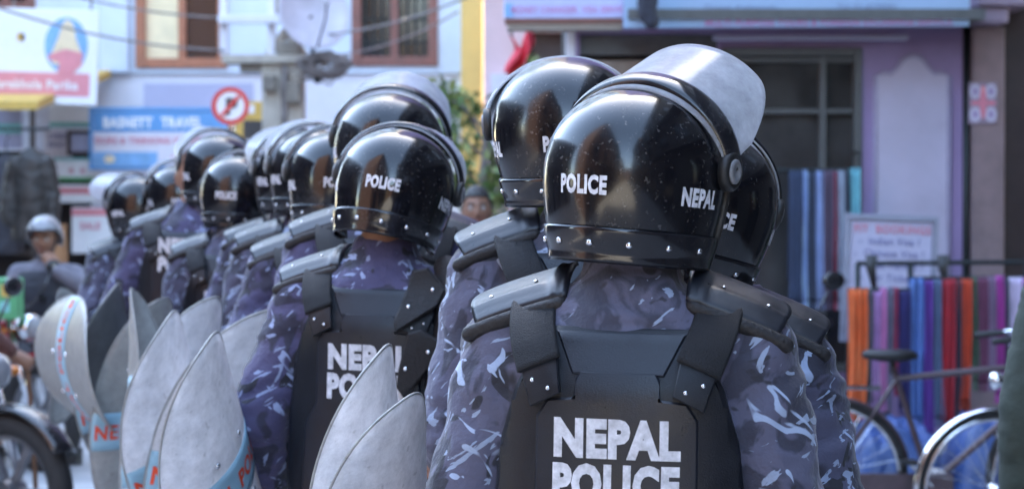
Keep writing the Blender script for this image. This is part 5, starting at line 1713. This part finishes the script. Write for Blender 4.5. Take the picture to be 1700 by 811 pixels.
# ------------------------------------------------------------------ other people
def face_parts(t, J, hair='short', brow=True):
    hp = Vector(J['head']); HM = Matrix.Translation(hp) @ Euler(J['hr']).to_matrix().to_4x4()
    for s in (-1, 1):
        m = MB(); m.ball((s * .031, .076, .003), .0125, 12, 8, HM); e = m.build('eye', M_EYE, t, smooth=True)
        m = MB(); m.ball((s * .031, .0845, .003), .0062, 10, 6, HM); m.build('pupil', M_HAIR, e, smooth=True)
        if brow:
            m = MB(); m.tube([HM @ Vector((s * .014, .094, .022)), HM @ Vector((s * .032, .091, .028)), HM @ Vector((s * .050, .078, .022))], .0042, 6, True); m.build('eyebrow', M_HAIR, t, smooth=True)
    m = MB(); m.tube([HM @ Vector((-.022, .090, -.064)), HM @ Vector((0, .099, -.062)), HM @ Vector((.022, .090, -.064))], [.003, .0052, .003], 8, True); m.build('lips', M_LIP, t, smooth=True)
    if hair == 'short':
        m = MB()
        def hf(u, v):
            a = 2 * PI * u; c_ = math.cos(a)
            lim = 1.02 if c_ > .55 else (1.55 if c_ > -.1 else 2.05)
            lim = 1.02 + (2.05 - 1.02) * sm(.75, -.35, c_)
            th = v * lim
            q = Vector((math.sin(th) * math.sin(a) * .083, math.sin(th) * c_ * .103 - .002, math.cos(th) * .126))
            return tuple(q * (1 + .03 * noise.noise(q * 60)))
        m.grid(hf, 40, 18, wrap=True)
        o = MB(); o.merge(m, HM); o.build('hair', M_HAIR, t, smooth=True, solid=.008)
def civilian(label, J, loc, rz_, shirt_m, trouser_m, hair='short', cat='person', seed=2, fat=.014, sleeve=1.0):
    t = thing('person', label, cat, loc, rz_)
    put('body', body_mesh('body', J, .010), M_SKIN, t)
    put('shirt', shirt_mesh('shirt', J, fat, .013, .006, seed, True, .86, sleeve), shirt_m, t)
    put('trousers', trouser_mesh('trousers', J), trouser_m, t)
    for s in 'lr': boot_mb(J['an' + s]).build('shoe', M_BOOT, t, smooth=True)
    face_parts(t, J, hair)
    return t
M_JACKET = mat('dark_navy_jacket', (0.025, 0.026, 0.034), .75, var=.25, scale=12, bump=.3)
M_GREYSLV = mat('grey_knit', (0.15, 0.145, 0.175), .85, var=.25, scale=14, bump=.3)
M_BROWNKNIT = mat('brown_patterned_wool', (0.13, 0.055, 0.045), .9, var=.5, scale=40, bump=.4)
M_GREENCOAT = mat('dark_green_coat', (0.030, 0.042, 0.032), .8, var=.2, scale=7, bump=.35, bscale=40)
M_REDSHIRT = mat('red_shirt', (0.40, 0.03, 0.05), .8, var=.15)
M_BLUEVEST = mat('blue_vest_cloth', (0.05, 0.06, 0.26), .8, var=.15)
M_GREYTR = mat('grey_trouser_cloth', (0.09, 0.085, 0.09), .85, var=.2)
# rider with his hand at his mouth
J = dict(STAND); J.update(dz=-.10, shl=(-.18, -.01, 1.305), shr=(.18, -.01, 1.305), ell=(-.36, .07, 1.17), wrl=(-.10, .20, 1.345), elr=(.27, .05, 1.06), wrr=(.28, .30, 1.02),
    hipl=(-.10, .0, .80), hipr=(.10, 0, .80), knl=(-.24, .40, .70), knr=(.24, .40, .70), anl=(-.25, .25, .30), anr=(.25, .25, .30), head=(0, .03, 1.535), hr=(R(-4), 0, 0), curll=1.6)
J['hdl'] = (.35, -.1, .6); J['hnl'] = (-.3, .9, 0.1)
c = P(52, 395, 14.3)
rid = civilian('helmeted rider in dark vest and grey sleeves holding a hand to his mouth', J, (c.x, 14.75, c.z - 1.545), R(176), M_GREYSLV, M_GREYTR, None)
m = MB()
m.loft([(a, b, cc_ - .10, d + .026, e + .028) for a, b, cc_, d, e in TORSO if .88 <= cc_ <= 1.44], 28); put('padded_vest', remesh(m, 'padded_vest', .014, 4, .008, seed=8), M_JACKET, rid)
HM = Matrix.Translation(J['head']) @ Euler(J['hr']).to_matrix().to_4x4()
m = MB()
def cap(u, v):
    a = 2 * PI * u; c_ = math.cos(a); lim = 1.20 + .75 * sm(.5, -.5, c_); th = v * lim
    return (math.sin(th) * math.sin(a) * .118, math.sin(th) * c_ * .138 - .004, math.cos(th) * .150 + .004)
m.grid(cap, 40, 18, wrap=True); o = MB(); o.merge(m, HM); hl = o.build('helmet', mat('silver_grey_helmet', (0.20, 0.20, 0.21), .2, var=.06, bump=0, coat=.5), rid, smooth=True, solid=.012)
m = MB(); m.grid(lambda u, v: ((u - .5) * .20, .118 + .055 * v - .25 * (u - .5) ** 2, .066 + .008 * v), 12, 4); o = MB(); o.merge(m, HM); o.build('peak', M_RUBBER, hl, smooth=True, solid=.004)
m = MB(); m.tube([HM @ Vector((-.085, .02, .0)), HM @ Vector((-.06, .05, -.10)), HM @ Vector((0, .06, -.125)), HM @ Vector((.06, .05, -.10)), HM @ Vector((.085, .02, .0))], .007, 6); m.build('chin_strap', M_RUBBER, hl)
# cane holder, mostly out of frame
J = dict(STAND); J.update(elr=(.20, .16, 1.12), wrr=(.12, .42, .92), curlr=2.2, hdr=(0.0, .8, -.5), hnr=(.2, .4, .9))
c = P(45, 640, 11.0); zr = Matrix.Rotation(R(-78), 3, 'Z')
off = zr @ Vector((.12, .49, 0))
can = civilian('person in brown patterned wool leaning on a thin cane at the left edge', J, (c.x - off.x, 11.0 - off.y, c.z - .89), R(-78), M_BROWNKNIT, M_GREYTR, 'short', 'person', 5)
can.location.z = 0
hand = can.location + zr @ Vector((.12, .49, .88))
tag(MB().tube([hand + Vector((0, 0, .02)), hand + Vector((.03, 0, -.4)), Vector((X(62, 11.0), 11.0, 0.0))], .012, 10, True).build('cane', mat('brown_cane', (0.17, 0.075, 0.035), .5, var=.2), smooth=True), 'thin brown walking cane held at the left edge of the street', 'cane')
# man with red and blue top between two officers
J = dict(STAND); J.update(hr=(0, 0, R(14)))
c = P(793, 345, 12.0); s_ = c.z / 1.635
man = civilian('bareheaded man in red shirt and blue vest looking on between two helmets', J, (c.x, 12.0, 0), R(168), M_REDSHIRT, M_GREYTR, 'short', 'person', 6)
man.scale = (s_,) * 3
m = MB(); m.loft([(a, b, cc_, d + .026, e + .028) for a, b, cc_, d, e in TORSO if .88 <= cc_ <= 1.44], 28); put('vest', remesh(m, 'vest', .016, 4, .006, seed=9), M_BLUEVEST, man)
# person in a green coat at the right edge
c = P(1682, 430, 5.6)
J = dict(STAND); J.update(ell=(-.235, .0, 1.12), wrl=(-.245, .03, .87), hdl=(0, .05, -1))
grn = civilian('person in a dark green coat cut off by the right edge', J, (c.x + .272, 5.6, 0), R(8), M_GREENCOAT, M_GREYTR, 'short', 'person', 11, .026)

# dark garments hanging on the left shop
def garment(label, px, py0, py1, D, w, m_, seed):
    zt, zb = Z(py0, D), Z(py1, D); x = X(px, D)
    t = thing('hanging_jacket', label, 'jacket', (x, D, zt), 0, 'jackets hanging outside the left shop')
    L = zt - zb
    mb = MB(); mb.loft([(0, 0, -.02, .04, .05), (0, 0, -.07, w * .55, .07), (0, 0, -.13, w * .9, .09), (0, 0, -L * .5, w * .82, .11), (0, 0, -L, w * .95, .10)], 26, 2.4)
    for s in (-1, 1): mb.tube([(s * w * .78, 0, -.14), (s * w * 1.12, 0, -L * .45), (s * w * 1.16, -.03, -L * .78)], [.07, .065, .055], 12, True)
    put('cloth', remesh(mb, 'jacket_cloth', .02, 3, .016, (7, 7, 12), seed), m_, t)
    mb = MB(); mb.tube([(-w * .7, 0, -.07), (0, 0, .0), (w * .7, 0, -.07)], .01, 6); mb.tube([(0, 0, 0), (0, 0, .10), (.03, 0, .14), (0, 0, .17)], .006, 6); mb.build('hanger', M_IRON, t, smooth=True)
    return t
M_DKBR = mat('dark_brown_leather', (0.028, 0.024, 0.021), .5, var=.35, scale=8)
M_DKGR = mat('dark_grey_cloth', (0.045, 0.045, 0.055), .8, var=.35, scale=8)
garment('dark brown jacket hanging below the yellow awning', 52, 244, 400, 20.0, .17, M_DKBR, 4)
garment('dark grey jacket hanging at the left edge, left of the brown one', 10, 252, 420, 20.3, .17, M_DKGR, 6)
tag(MB().tube([(X(-90, 20.1), 20.1, Z(214, 20.1)), (X(84, 20.1), 20.1, Z(214, 20.1))], .014, 8).build('clothes_rail', M_IRON), 'dark rail carrying the hanging jackets at left', 'rail')

# ------------------------------------------------------------------ shrub between the buildings
def shrub(label, base, H, W, n, seed, D):
    rn = random.Random(seed)
    t = thing('shrub', label, 'shrub', base)
    tips = []
    tr = MB()
    tr.tube([(0, 0, 0), (.03, .02, H * .3), (-.02, 0, H * .62), (.02, 0, H * .8)], [.05, .04, .028, .012], 8)
    for i in range(26):
        z0 = H * rn.uniform(.22, .75); a = rn.uniform(0, 2 * PI); l = W * rn.uniform(.5, 1.0)
        e = Vector((math.cos(a) * l, math.sin(a) * l, z0 + rn.uniform(.15, .55)))
        p0 = Vector((.01, 0, z0)); mid = p0.lerp(e, .5) + Vector((0, 0, .08))
        tr.tube([p0, mid, e], [.016, .010, .004], 5); tips += [p0.lerp(e, q) + Vector((0, 0, .08 * math.sin(q * PI))) for q in (.45, .6, .75, .88, 1.0, 1.05)]
    tr.build('stems', M_CABLE, t, smooth=True)
    mats = [mat('leaf_yellow_green', (0.22, 0.25, 0.07), .5, var=.35, scale=3, bump=0), mat('leaf_green', (0.09, 0.16, 0.045), .5, var=.35, scale=3, bump=0)]
    for q in range(2):
        lf = MB()
        for i in range(n):
            p = rn.choice(tips) + Vector((rn.gauss(0, .07), rn.gauss(0, .07), rn.gauss(0, .06)))
            s_ = rn.uniform(.03, .06); rot = Euler((rn.uniform(-1.2, 1.2), rn.uniform(-1.2, 1.2), rn.uniform(0, 6.28))).to_matrix().to_4x4()
            lf.add([(-s_, 0, 0), (-.2 * s_, -.42 * s_, .1 * s_), (s_, 0, -.12 * s_), (-.2 * s_, .42 * s_, .1 * s_)], [(0, 1, 2), (0, 2, 3)], Matrix.Translation(p) @ rot)
        lf.build('leaves', mats[q], t)['kind'] = 'stuff'
    return t
c = P(806, 351, 17.0)
shrub('thin yellow-green shrub in front of the yellow pillar', (c.x, 17.0, 0), 3.0, .55, 2300, 3, 17.0)
pt_ = MB().lathe([(.0, 0), (.20, 0), (.26, .38), (.28, .42), (.25, .42), (.22, .36), (0, .36)], 24, Matrix.Translation((c.x, 17.0, .001)))
tag(pt_.build('plant_pot', M_BRICKRED, smooth=True, sharp=40), 'terracotta pot holding the thin shrub', 'pot')
